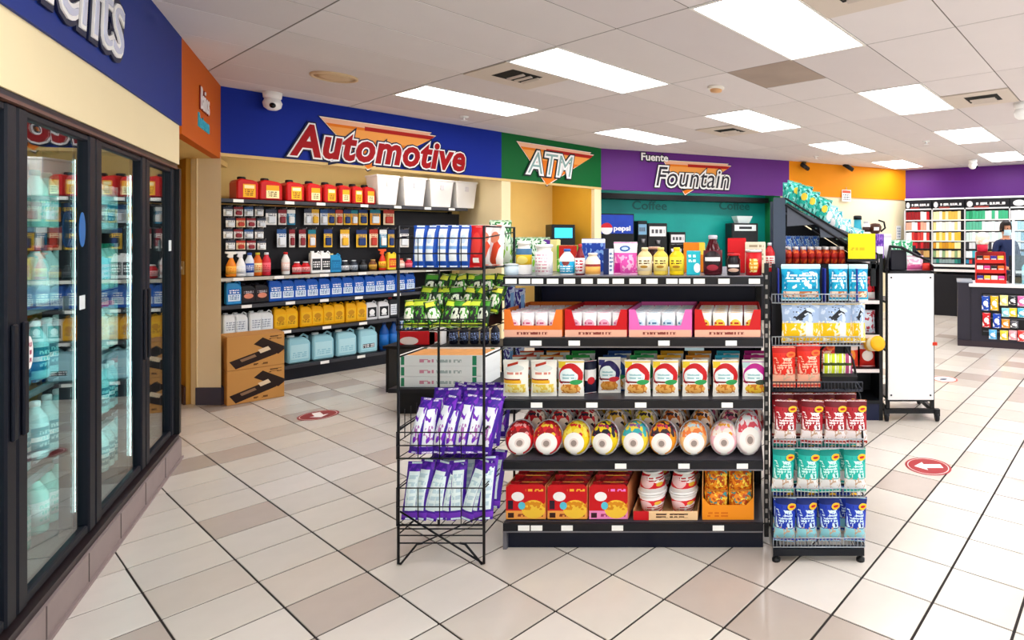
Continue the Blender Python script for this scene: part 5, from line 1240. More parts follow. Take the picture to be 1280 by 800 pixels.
for i, (z, y) in enumerate(zip(KZ, KY)):
    g = G()
    for k in range(9):
        x = kx0 + (kx1 - kx0) * k / 8
        g.tube([(x, y, z - 0.003), (x, CB - 0.03, z - 0.003)], 0.0022, 4)
    b = obj('basket', g.tube([(kx0, y, z), (kx1, y, z)], 0.004, 5).tube([(kx0, y, z), (kx0, CB - 0.02, z)], 0.004, 5).tube([(kx1, y, z), (kx1, CB - 0.02, z)], 0.004, 5).mesh(), M_KW, kr)
    g = G()
    for q in (0.0, 0.042): g.tube([(kx0, y - 0.006, z + q - 0.004), (kx1, y - 0.006, z + q - 0.004)], 0.0028, 4)
    for k in range(27):
        x = kx0 + (kx1 - kx0) * k / 26
        g.tube([(x, y - 0.006, z - 0.004), (x, y - 0.006, z + 0.038)], 0.0016, 4)
    obj('front_fence', g.mesh(), M_KL if i not in (3,) else M_KW, b)
obj('side_arm', G().tube([(kx1, CF + 0.03, 0.53), (kx1, CF + 0.10, 0.74), (kx1, CB - 0.02, 0.78)], 0.005, 6).mesh(), M_BLACK, kr)
def chip(base, top, panel, low, badge='#f2b81c', inner='#b81c1c'):
    return PR(base, [('rect', 0, 0.86, 1, 1, top), ('spots', 0, 0.30, 1, 0.9, top, 3, 0.55), ('spots', 0.08, 0.32, 0.92, 0.74, panel, 5, 0.50), ('rot', 0.2, 0.50, 0.8, 0.62, panel, 0.35), ('txt', 0.15, 0.42, 0.85, 0.68, base, 4, 15), ('rect', 0, 0.04, 1, 0.30, low), ('spots', 0, 0.04, 1, 0.34, '#c8a890', 7, 0.56), ('ell', 0.80, 0.82, 0.20, 0.075, badge), ('ell', 0.80, 0.82, 0.12, 0.03, inner)])
cm = [chip('#1a3ab0', '#12266e', '#cfe6f4', '#8fd0dc'), chip('#1fb0a4', '#0f8f86', '#c8f0ea', '#e6e4e4'), chip('#a8202c', '#6a121c', '#f2e8ea', '#ece2e4')]
rows = [('blue', 0, (980, 1008, 1038, 1068), 0.100), ('teal', 1, (978, 1009, 1038, 1069), 0.104), ('maroon', 2, (981, 1014, 1044, 1070), 0.106)]
for nm, i, xs, w in rows:
    for q, px in enumerate(xs):
        y = KY[i] + 0.035
        pouch(nm + ' chip bag, ' + nth(q, 4) + ' in front on the ' + ('bottom', 'second lowest', 'third lowest')[i] + ' chip rack tier', (X_at(px, y), y, KZ[i] + 0.003), w, 0.205, 0.055, cm[i], R.uniform(-0.12, 0.12), nm + ' chip bags', rx=-0.06, ry=R.uniform(-0.04, 0.06))
    for q in range(4):
        y = KY[i] + 0.13
        pouch(nm + ' chip bag, ' + nth(q, 4) + ' behind on the ' + ('bottom', 'second lowest', 'third lowest')[i] + ' chip rack tier', (kx0 + 0.055 + q * 0.103, y, KZ[i] + 0.003), w, 0.212, 0.06, cm[i], R.uniform(-0.1, 0.1), nm + ' chip bags', rx=-0.06)
red_m = chip('#d42a1c', '#b81a14', '#f0b8a0', '#e8a890', '#e86a2a', '#c83a1c')
for q, (px, dy, h) in enumerate(((980, 0.035, 0.195), (1011, 0.035, 0.205), (1000, 0.13, 0.225), (1030, 0.13, 0.215))):
    y = KY[3] + dy
    pouch('red chip bag, ' + ('front left', 'front right', 'rear left', 'rear right')[q] + ' on the fourth tier of the chip rack', (X_at(px, y), y, KZ[3] + 0.003), 0.112, h, 0.05, red_m, R.uniform(-0.1, 0.1), 'red chip bags', rx=-0.05)
# small black basket with lime packets on the fourth tier
bx, by = X_at(1048, KY[3] + 0.05), KY[3] + 0.075
t = thing('counter_basket', 'small black basket of lime green packets on the fourth tier', 'basket', (bx, by, KZ[3] + 0.003))
obj('body', G().frustum((-0.07, -0.05, 0.07, 0.05), (-0.085, -0.06, 0.085, 0.06), 0, 0.055).mesh(), M('#14151a', 0.5), t)
obj('handle', G().tube([(-0.085, 0, 0.05), (-0.08, 0, 0.17), (-0.05, 0, 0.20), (0.03, 0, 0.195), (0.075, 0, 0.12), (0.088, 0, 0.05)], 0.006, 6).mesh(), M_BLACK, t)
for q in range(4):
    pouch('lime green and pink packet, ' + nth(q, 4) + ' in the small black basket', (bx - 0.051 + 0.034 * q, by - 0.0, KZ[3] + 0.06), 0.040, 0.095, 0.02, PR('#cfe02a' if q < 3 else '#b04a7a', [('stripe', 0, 0, 1, 1, '#f4f4e8', 1.7, 0.3), ('rect', 0, 0.4, 1, 0.55, '#3a4a1a')]), 0.0, 'lime packets in the small basket', wav=0.001)
# yellow blue-sky bags
yb_m = PR('#9fb4d4', [('rect', 0, 0, 1, 0.5, '#f0c010'), ('spots', 0, 0, 1, 0.55, '#f6eed0', 7, 0.54), ('rot', 0.34, 0.64, 0.74, 0.78, '#1a1a22', 0.7), ('spots', 0.3, 0.55, 0.8, 0.95, '#2a2c34', 8, 0.6), ('spots', 0, 0.5, 1, 1, '#c8d4e6', 5, 0.58), ('rect', 0.62, 0.1, 0.8, 0.5, '#f4f2ee')])
for q, px in enumerate((1001, 1044, 1073)):
    y = KY[4] + 0.035
    pouch('yellow and sky blue chip bag, ' + nth(q, 3) + ' on the fifth chip rack tier', (X_at(px, y), y, KZ[4] + 0.003), 0.19 if q == 0 else (0.165 if q == 1 else 0.07), 0.192, 0.05, yb_m, R.uniform(-0.05, 0.05), 'yellow chip bags', rx=-0.05)
# aqua bags on the uppermost tier
aq = PR('#16a8d0', [('rect', 0, 0.90, 1, 1, '#bfeef4'), ('spots', 0, 0.3, 1, 0.9, '#0f86b8', 4, 0.55), ('spots', 0.08, 0.32, 0.92, 0.82, '#d8f2f8', 6, 0.58), ('txt', 0.15, 0.5, 0.85, 0.75, '#f0fafc', 3, 13), ('rect', 0.06, 0.06, 0.94, 0.24, '#f2dcc4'), ('spots', 0.06, 0.06, 0.94, 0.24, '#c87a48', 7, 0.5)])
for q, (px, w) in enumerate(((1001, 0.195), (1048, 0.095), (1073, 0.095))):
    y = KY[5] + 0.035
    pouch('aqua blue chip bag, ' + nth(q, 3) + ' on the uppermost tier of the chip rack', (X_at(px, y), y, KZ[5] + 0.003), w, 0.178, 0.05, aq, R.uniform(-0.05, 0.05), 'aqua chip bags', seal=M('#d8f2f6', 0.3), rx=-0.04)
sp_ = obj('tier_side', G().box(0, 0, 0, 0.006, 0.10, 0.16).mesh(), M('#16288c', 0.4), kr, (kx0 + 0.03, KY[5] + 0.0, KZ[5]))
for x in (X_at(1031, KY[5]), kx1 - 0.01): obj('tier_side', sp_.data, M('#16288c', 0.4), kr, (x, KY[5], KZ[5]))

# ================================================================== sloped rack behind the chip rack
SF, SB = 3.12, 3.50
sr = thing('sloped_rack', 'dark grey sloped-top snack rack behind the chip rack', 'rack', (0, 0, 0))
lx, rx_ = X_at(975, SF), X_at(1096, SF)
SHZ = Z_at(330, SF)
M_GREYP = M('#565a66', 0.5, var=0.06)
for y in (SF, SB - 0.03): obj('post', G().box(lx - 0.035, y, 0, lx + 0.03, y + 0.03, Z_at(247, SF)).mesh(), M('#3f4a5c', 0.4), sr)
for y in (SF, SB - 0.03): obj('post', G().box(rx_ - 0.03, y, SHZ - 0.12, rx_ - 0.005, y + 0.03, Z_at(326, SF)).mesh(), M_BLACK, sr)
SHZ = Z_at(330, SF)
def sl(px, py): return (X_at(px, SF), Z_at(py, SF))
for y in (SF + 0.004, SB - 0.014):
    obj('side_panel', G().prism([sl(984, 258), sl(984, 283), sl(1024, 280), sl(1026, 297), sl(1062, 297), sl(1062, 291)][::1], y, y + 0.008).mesh(), M_GREYP, sr)
for y in (SF - 0.004, SB - 0.01):
    g = G()
    for a, b in (((982, 248), (1097, 318)), ((982, 256), (1094, 328))): g.tube([(sl(*a)[0], y, sl(*a)[1]), (sl(*b)[0], y, sl(*b)[1])], 0.006, 6)
    g.tube([(sl(1097, 318)[0], y, sl(1097, 318)[1]), (sl(1097, 318)[0], y, sl(1097, 330)[1])], 0.006, 6)
    obj('rail', g.mesh(), M_BLACK, sr)
SHZ = Z_at(330, SF)
obj('shelf', G().box(lx, SF, SHZ - 0.025, rx_, SB, SHZ).mesh(), M_BLACK, sr)
obj('slope_board', G().prism([sl(984, 256), sl(1092, 326), sl(1092, 323), sl(984, 253)][::-1], SF + 0.012, SB - 0.016).mesh(), M('#2a2c34', 0.5), sr)
obj('back_panel', G().prism([sl(984, 262), sl(1088, 326), sl(1088, 331), sl(984, 331)], SB - 0.024, SB - 0.018).mesh(), M('#14161c', 0.6), sr)
obj('core', G().box(lx + 0.03, SF + 0.05, 0.02, X_at(1066, SF), SB - 0.04, SHZ - 0.03).mesh(), M('#14151a', 0.6), sr)
ys = thing('price_card', 'bright yellow price card hung on the end of the sloped rack', 'card', (0, 0, 0))
obj('card', G().box(X_at(1060, SF - 0.03), SF - 0.034, Z_at(324, SF - 0.03), X_at(1094, SF - 0.03), SF - 0.030, Z_at(292, SF - 0.03)).mesh(), PR('#f5dc0a', [('txt', 0.1, 0.3, 0.6, 0.5, '#d8b808', 1, 7)]), ys)
obj('holder', G().box(X_at(1059, SF - 0.03), SF - 0.036, Z_at(327, SF - 0.03), X_at(1097, SF - 0.03), SF - 0.024, Z_at(323.5, SF - 0.03)).mesh(), M_BLACK, ys)
jr = None
for r in range(2):
    for q in range(8):
        x = lx + 0.05 + q * 0.0415; y = SF + 0.04 + 0.09 * r
        lab = 'small red jar, ' + nth(q, 8) + ' in the ' + ('front' if r == 0 else 'rear') + ' line under the sloped rack top'
        if jr is None: jr = lathe_thing('sauce_jar', lab, 'jar', (x, y, SHZ + 0.001), [('body', [(0.018, 0), (0.019, 0.055), (0.012, 0.075)], PR('#b8241c', [('spots', 0, 0, 1, 1, '#e0622a', 3, 0.55), ('rect', 0, 0.35, 1, 0.5, '#8a1414')])), ('cap', [(0.013, 0.075), (0.013, 0.092)], M('#e6dcd8', 0.4))], 0, 'red jars under the sloped top')
        else: copy(jr, (x, y, SHZ + 0.001), R.uniform(-0.3, 0.3), lab)
bsky = PR('#2a6ad0', [('spots', 0, 0, 1, 1, '#bfe0f4', 4, 0.52), ('spots', 0, 0, 1, 1, '#1a2a8a', 4, 0.6)])
for q in range(4):
    pouch('bright blue packet behind the red jars, ' + nth(q, 4), (lx + 0.06 + q * 0.05, SF + 0.19, SHZ + 0.002), 0.055, 0.15, 0.03, bsky, R.uniform(-0.3, 0.3), 'blue packets under the sloped top')
tl = PR('#1fae9e', [('spots', 0, 0, 1, 1, '#8fe0d4', 4, 0.53), ('spots', 0, 0, 1, 1, '#0a6a64', 5, 0.58), ('ell', 0.6, 0.6, 0.2, 0.15, '#e8c83a')])
tl2 = PR('#7fd0d4', [('spots', 0, 0, 1, 1, '#f2f4f4', 4, 0.5), ('spots', 0, 0, 1, 1, '#1aa0b0', 4, 0.58), ('ell', 0.4, 0.5, 0.2, 0.2, '#f4eef0')])
for q in range(8):
    for r in range(2):
        px = 990 + q * 11.0; y = SF + 0.09 + 0.16 * r
        x = X_at(px, SF + 0.05) + 0.0
        frac = (x - sl(984, 254)[0]) / (sl(1092, 324)[0] - sl(984, 254)[0])
        z = sl(984, 253)[1] + (sl(1092, 323)[1] - sl(984, 253)[1]) * frac + 0.004
        h = (0.145, 0.15, 0.15, 0.145, 0.14, 0.13, 0.12, 0.10)[q]
        pouch(('teal' if q < 4 else 'pale aqua') + ' packet, ' + nth(q, 8) + ' in the ' + ('front' if r == 0 else 'rear') + ' sloped line', (x, y, z), 0.085, h, 0.06, tl if q < 4 else tl2, R.uniform(-0.4, 0.4), 'teal packets on the sloped top', rx=R.uniform(-0.2, 0.1), ry=R.uniform(-0.1, 0.35), wav=0.005)

# ================================================================== second gondola and white-backed wheeled rack
HF = 4.72
g2 = thing('gondola_shelf', 'second black gondola partly hidden behind the chip rack', 'shelving', (0, 0, 0))
hx0, hx1 = X_at(1012, HF), X_at(1110, 4.69) - 0.035
obj('back_panel', G().box(hx0, HF + 0.32, 0, hx1, HF + 0.35, 1.32).mesh(), M('#101218', 0.5), g2)
obj('base', G().box(hx0, HF, 0, hx1, HF + 0.32, 0.16).mesh(), M('#131a38', 0.4), g2)
obj('post', G().box(hx1 - 0.03, HF - 0.005, 0, hx1, HF + 0.35, 1.36).mesh(), M_BLACK, g2)
HZ = [0.165, 0.42, 0.70, 0.98, 1.32]
for i, z in enumerate(HZ):
    sh = obj('shelf', G().box(hx0, HF + 0.0, z - 0.02, hx1 - 0.03, HF + 0.32, z).mesh(), M_BLACK, g2)
    obj('price_rail', G().box(hx0, HF - 0.01, z - 0.028, hx1 - 0.03, HF, z).mesh(), M('#e8dcd8', 0.4) if i else M_BLACK, sh)
hm_ = [PR('#c8261c', [('ell', 0.5, 0.5, 0.35, 0.25, '#f2e4dc'), ('rect', 0, 0.8, 1, 1, '#f2eeee')]), PR('#d8dfe8', [('spots', 0, 0, 1, 1, '#b83a4a', 4, 0.55)]), PR('#b81c24', [('rect', 0, 0, 1, 0.3, '#e8e0dc'), ('spots', 0, 0.3, 1, 1, '#3a1014', 4, 0.55)]), PR('#d8361e', [('ell', 0.5, 0.5, 0.3, 0.3, '#f08a2a'), ('rect', 0, 0.75, 1, 1, '#f0d8d0')])]
for i in range(1, 4):
    for q in range(4):
        pouch('red and white packet, ' + nth(q, 4) + ' on the ' + ('lowest', 'middle', 'upper')[i - 1] + ' second gondola shelf', (hx1 - 0.11 - 0.14 * (3 - q), HF + 0.08, HZ[i] + 0.002), 0.13, 0.19, 0.05, hm_[(i + q) % 4], 0, 'packets on the second gondola')
pp = PR('#9a6ac8', [('rect', 0.1, 0.1, 0.9, 0.5, '#f0e8f4'), ('spots', 0, 0.5, 1, 1, '#5a2a9a', 4, 0.5)])
for q, px in enumerate((1088, 1099)):
    carton('purple and white carton, ' + ('left' if q == 0 else 'right') + ' on top of the second gondola', (X_at(px, HF + 0.05), HF + 0.05, HZ[4] + 0.002), 0.066, 0.05, 0.20, pp, 0, 'cartons on the second gondola')
carton('white shipping carton at the back of the second gondola top', (X_at(1093, HF + 0.22), HF + 0.22, HZ[4] + 0.002), 0.26, 0.13, 0.20, PR('#f0eeee', [('rect', 0, 0.86, 1, 0.95, '#d8d4d8')]), 0, 'cartons on the second gondola')
t = thing('tea_pot', 'brown and white round pot with looped handle on the white carton', 'pot', (X_at(1094, HF + 0.22), HF + 0.22, HZ[4] + 0.206), 0)
obj('body', G().lathe([(0.03, 0), (0.052, 0.03), (0.055, 0.06), (0.04, 0.085), (0.0, 0.092)], 14).mesh(), PR('#4a2818', [('rect', 0.3, 0.3, 0.7, 0.6, '#f2e8e0')]), t)
obj('handle', G().tube([(0.05, 0, 0.02), (0.085, 0, 0.05), (0.075, 0, 0.10), (0.03, 0, 0.115)], 0.008, 6).mesh(), M_BLACK, t)
bottle('black topped bottle left of the round pot', (X_at(1072, HF + 0.22), HF + 0.22, HZ[4] + 0.002), 0.36, 0.042, M('#3ab0c8', 0.3), M('#101014', 0.3), M('#e8eef0', 0.4), 0, None, 0.75)
bottle('white bottle with dark band between black bottle and round pot', (X_at(1083, HF + 0.20), HF + 0.20, HZ[4] + 0.206), 0.105, 0.034, M('#f0eeec', 0.3), M('#d8d4d0', 0.3), M('#3a2018', 0.4), 0, None, 0.7)
# yellow can resting on the rack arm
t = thing('chip_can', 'yellow and cream chip can lying tilted beside the white panel', 'can', (X_at(1092, 4.64), 4.64, Z_at(430, 4.64)), 0, rx=math.radians(75), ry=math.radians(28))
obj('body', G().lathe([(0.056, -0.09), (0.056, 0.09)], 18).mesh(), PR('#f0e0b0', [('rect', 0, 0, 1, 0.4, '#f2b81c')]), t)
obj('lid', G().lathe([(0.06, 0.09), (0.06, 0.10), (0.03, 0.104)], 18).mesh(), M('#f0b010', 0.4), t)
# wheeled rack
wx0, wx1 = X_at(1110, 4.69), X_at(1167, 4.69)
wr = thing('wheeled_rack', 'black wheeled rack with a plain white panel facing the aisle', 'rack', (0, 0, 0))
obj('white_panel', bev(G().box(wx0, 4.685, Z_at(500, 4.685), wx1, 4.697, Z_at(342, 4.685)).mesh(), 0.003), M('#f1eeee', 0.5), wr)
for px, py in ((1114, 347), (1163, 347), (1114, 494), (1163, 494)): obj('screw', cached('scr', lambda: G().lathe([(0.008, 0), (0.008, 0.004)], 8).mesh()), M('#3a3a40', 0.4), wr, (X_at(px, 4.685), 4.685, Z_at(py, 4.685)), (math.pi / 2, 0, 0))
obj('red_clip', G().box(wx1 - 0.01, 4.675, 0.62, wx1 + 0.025, 4.70, 0.645).mesh(), M('#c8341c', 0.4), wr)
for x in (wx0 - 0.012, wx1 - 0.02):
    for y in (4.70, 5.17): obj('post', G().box(x, y, 0.08, x + 0.03, y + 0.03, 1.22).mesh(), M_BLACK, wr)
obj('base_frame', G().box(wx0 - 0.02, 4.69, 0.065, wx1 + 0.02, 4.72, 0.10).box(wx0 - 0.02, 5.17, 0.065, wx1 + 0.02, 5.20, 0.10).box(wx0 - 0.02, 4.72, 0.065, wx0 + 0.01, 5.17, 0.10).box(wx1 - 0.01, 4.72, 0.065, wx1 + 0.02, 5.17, 0.10).mesh(), M_BLACK, wr)
for z in (0.16, 0.55, 0.95, 1.20): obj('shelf', G().box(wx0, 4.70, z, wx1, 5.18, z + 0.02).mesh(), M_BLACK, wr)
for x, y in ((wx0 - 0.01, 4.70), (wx1 + 0.03, 4.70), (wx0 - 0.01, 5.18), (wx1 + 0.03, 5.18)):
    c = obj('caster', G().box(-0.02, -0.02, 0.045, 0.02, 0.02, 0.10).mesh(), M_BLACK, wr, (x, y, 0))
    obj('wheel', cached('whl', lambda: G().lathe([(0.020, -0.014), (0.036, -0.012), (0.036, 0.012), (0.020, 0.014)], 16).mesh()), M('#1a1a1e', 0.6), c, (0.0, 0, 0.036), (0, math.pi / 2, 0))
zb_ = 1.222
obj('top_bin', G().prism([(4.70, zb_), (5.18, zb_), (5.18, zb_ + 0.21), (5.00, zb_ + 0.20), (4.70, zb_ + 0.06)], -0.006, 0.0).mesh(), M('#1a1720', 0.4), wr, (wx0, 0, 0), (0, 0, math.pi / 2))
obj('top_bin', G().prism([(4.70, zb_), (5.18, zb_), (5.18, zb_ + 0.16), (5.00, zb_ + 0.12), (4.70, zb_ + 0.04)], -0.006, 0.0).mesh(), M('#1a1720', 0.4), wr, (wx1, 0, 0), (0, 0, math.pi / 2))
obj('bin_back', G().box(wx0, 5.17, zb_, wx1, 5.18, zb_ + 0.20).mesh(), M('#1a1720', 0.4), wr)
obj('bin_rail', G().tube([(wx0 - 0.02, 4.70, zb_), (wx0 + 0.02, 4.70, zb_ + 0.20), (wx0 + 0.12, 4.72, zb_ + 0.19), (wx1 - 0.08, 4.80, zb_ + 0.11), (wx1 + 0.01, 4.82, zb_ + 0.08), (wx1 + 0.01, 4.82, zb_)], 0.012, 6).mesh(), M_BLACK, wr)
pouch('pink and white packet in the bin atop the wheeled rack', (X_at(1144, 4.80), 4.80, zb_ + 0.001), 0.15, 0.12, 0.05, PR('#f0e6ea', [('rect', 0, 0, 1, 0.4, '#e0609a'), ('spots', 0, 0.3, 1, 0.8, '#f2a8c4', 4, 0.5)]), 0.2, None)
carton('dark box in the bin atop the wheeled rack', (X_at(1122, 4.85), 4.87, zb_ + 0.001), 0.13, 0.12, 0.165, M('#181420', 0.4), 0.0)
pouch('red packet at the front of the bin atop the wheeled rack', (X_at(1158, 4.78), 4.78, zb_ + 0.001), 0.07, 0.06, 0.03, M('#d8342a', 0.4), 0.1)
for q, px in enumerate((1120, 1134)):
    pouch('mint green and white packet, ' + ('left' if q == 0 else 'right') + ' at the back of the bin', (X_at(px, 5.08), 5.08, zb_ + 0.001), 0.10, 0.25, 0.04, PR('#dff0e8', [('spots', 0, 0.5, 1, 1, '#3aa870', 4, 0.5)]), 0.1, 'mint packets in the bin')

# ================================================================== cashier counter
CT = Fr((2.967, 7.963), math.radians(-20))
ct = thing('cashier_counter', 'dark cashier counter with white top and hanging snack packets', 'counter', CT.p(0, 0, 0), CT.rz)
zc = CT.z_at(1240, 357)
e0 = CT.s_at(1214)
obj('end_cabinet', G().box(0.0, 0.02, 0, e0 + 0.02, 0.65, zc + 0.03).mesh(), M('#2b2833', 0.45, var=0.06), ct)
obj('end_cap', G().box(-0.01, 0.01, zc + 0.03, e0 + 0.02, 0.66, zc + 0.045).mesh(), M('#8f94a0', 0.3), ct)
obj('front_panel', G().box(e0, 0.0, 0.08, 2.6, 0.60, zc - 0.02).mesh(), M('#272430', 0.45, var=0.06), ct)
obj('kick_plate', G().box(0.0, 0.0, 0, 2.6, 0.6, 0.08).mesh(), M('#352a30', 0.5), ct)
obj('worktop', bev(G().box(e0 - 0.03, -0.05, zc - 0.02, 2.65, 0.68, zc + 0.02).mesh(), 0.005), M('#eee9ea', 0.3), ct)
pg0 = CT.s_at(1227)
obj('peg_panel', G().box(pg0, -0.012, 0.16, 2.3, 0.0, zc - 0.10).mesh(), M('#0c0c10', 0.5), ct)
for z in (0.22, 0.40, 0.60, zc - 0.13): obj('peg_rail', G().box(pg0 + 0.02, -0.03, z - 0.006, 2.25, -0.012, z + 0.006).mesh(), M('#4a4a52', 0.4), ct)
PK = [(1232, 370, 388, '#1a4ab0', 'blue'), (1243, 370, 388, '#f0b41c', 'amber'), (1255, 369, 382, '#f2e08a', 'pale yellow'), (1266, 370, 381, '#26262c', 'black'), (1277, 370, 383, '#e86aa8', 'pink'), (1257, 385, 396, '#8ad0d8', 'pale teal'), (1266, 385, 396, '#f0d02a', 'yellow'), (1277, 385, 397, '#4ab8d8', 'sky blue'),
      (1233, 391, 409, '#c81c24', 'red'), (1246, 392, 410, '#1c46b4', 'dark blue'), (1257, 399, 410, '#f0962a', 'orange'), (1268, 401, 410, '#5a5a62', 'grey'), (1241, 412, 424, '#5ab0e0', 'light blue'), (1255, 413, 425, '#f0d23a', 'lemon'), (1266, 413, 425, '#e8a0a8', 'rose'), (1277, 413, 427, '#d83a34', 'scarlet')]
for px, y0, y1, c, nm in PK:
    s_ = CT.s_at(px, -0.035)
    pouch(nm + ' snack packet hanging on the front of the cashier counter', CT.p(s_, -0.035, CT.z_at(px, y1, -0.035)), 0.10, CT.z_at(px, y0, -0.035) - CT.z_at(px, y1, -0.035), 0.03, PR(c, [('ell', 0.5, 0.5, 0.3, 0.2, '#f2f0ec'), ('spots', 0, 0, 1, 1, '#f6f6f2', 3, 0.62)]), CT.rz, 'packets on the counter front')
# red candy rack on the counter
s_ = CT.s_at(1238, 0.25)
zr = zc + 0.021
t = thing('candy_rack', 'red three-tier candy rack on the cashier counter', 'candy rack', CT.p(s_, 0.25, zr), CT.rz)
for sx in (-1, 1): obj('side_panel', G().prism([(-0.13, 0), (0.13, 0), (0.13, 0.42), (0.05, 0.42), (-0.13, 0.10)], -0.004, 0.004).mesh(), M('#c8161c', 0.4), t, (sx * 0.19, 0, 0), (0, 0, math.pi / 2))
for k in range(3):
    obj('tier', G().box(-0.186, -0.12 + k * 0.075, k * 0.135, 0.186, 0.12, k * 0.135 + 0.01).box(-0.186, -0.125 + k * 0.075, k * 0.135, 0.186, -0.12 + k * 0.075, k * 0.135 + 0.05).mesh(), M('#d8281c', 0.4), t)
obj('back_panel', G().box(-0.186, 0.12, 0, 0.186, 0.128, 0.43).mesh(), M('#a81218', 0.4), t)
for k in range(3):
    for q in range(4):
        c = ['#3a2a8a', '#f0c83a', '#f4f0ee', '#d83a8a', '#2a1a1c', '#e86a1c'][(k * 2 + q) % 6]
        o = carton('candy packet, ' + nth(q, 4) + ' on the ' + ('lowest', 'middle', 'top')[k] + ' tier of the red candy rack', CT.p(s_ - 0.135 + q * 0.09, 0.25 - 0.085 + k * 0.075, zr + k * 0.135 + 0.011), 0.08, 0.04, 0.09, PR(c, [('rect', 0.1, 0.3, 0.9, 0.6, '#f2e8e0')]), CT.rz, 'packets in the red candy rack')
s2 = CT.s_at(1228, 0.34)
lathe_thing('popcorn_tub', 'rounded pale tub with red base atop the red candy rack', 'tub', CT.p(s2, 0.34, zr + 0.432), [('base', [(0.07, 0), (0.075, 0.10)], M('#c81c3a', 0.4)), ('body', [(0.078, 0.10), (0.095, 0.16), (0.09, 0.22), (0.05, 0.265), (0.0, 0.275)], PR('#e8d0b8', [('spots', 0, 0, 1, 1, '#f2efe8', 3, 0.5)]))], CT.rz)
# register and acrylic shield
s3 = CT.s_at(1266, 0.35)
t = thing('cash_register', 'black cash register screen on the counter right of the candy rack', 'register', CT.p(s3, 0.35, zr), CT.rz)
obj('drawer', G().box(-0.05, -0.10, 0, 0.26, 0.18, 0.10).mesh(), M_BLACK, t)
obj('stand', G().box(-0.03, -0.03, 0.10, 0.03, 0.03, 0.22).mesh(), M_BLACK, t)
obj('screen', bev(G().box(-0.05, -0.03, 0.18, 0.20, 0.0, 0.38).mesh(), 0.006), M('#15161c', 0.25), t)
s4 = CT.s_at(1273, 0.1)
bottle('pale blue sanitizer bottle on the counter at the right edge', CT.p(s4 + 0.12, 0.19, zr), 0.34, 0.07, M('#8fe0ea', 0.2), M('#e8eef0', 0.3), M('#d8f4f6', 0.3), CT.rz, None, 0.3)
s5 = CT.s_at(1268, 0.05)
t = thing('acrylic_shield', 'clear acrylic shield with pale edge standing on the counter', 'shield', CT.p(s5, 0.02, zr), CT.rz)
obj('sheet', G().box(0.0, 0.0, 0.0, 0.90, 0.006, 0.85).mesh(), glass_mat('acrylic', '#eef8fa', 0.12), t)
obj('edge_strip', G().box(-0.03, -0.006, 0.0, 0.0, 0.014, 0.87).mesh(), M('#dfe8f4', 0.3), t)

# ------------------------------------------------------------------ tobacco wall
tb_s1 = 3.4
NB = -0.34
tw_ = thing('tobacco_shelf', 'wall of cigarette shelves with black header signs under the purple fascia', 'shelving', TB.p(0, 0, 0), TB.rz)
cols = [0.05] + [TB.s_at(p, NB) for p in (1165, 1206, 1262)] + [tb_s1]
cols[0] = TB.s_at(1131, NB)
def tz(py): return TB.z_at(1170, py, NB)
rowy = [263, 276, 289, 302, 312, 323, 330]
obj('cabinet', G().box(cols[0], NB + 0.05, tz(341), tb_s1, 0.0, tz(248)).mesh(), M('#17161b', 0.5), tw_)
obj('top_trim', G().box(cols[0], NB, tz(249.5), tb_s1, NB + 0.06, tz(247.5)).mesh(), M_WHITE, tw_)
hp = PR('#121116', [('txt', 0.25, 0.30, 0.92, 0.72, '#e8e4e2', 1, 14), ('ell', 0.1, 0.5, 0.07, 0.3, '#d8d4d4'), ('rect', 0, 0, 1, 0.12, '#e8e6e4'), ('rect', 0.2, 0.1, 0.55, 0.28, '#8a3a34')])
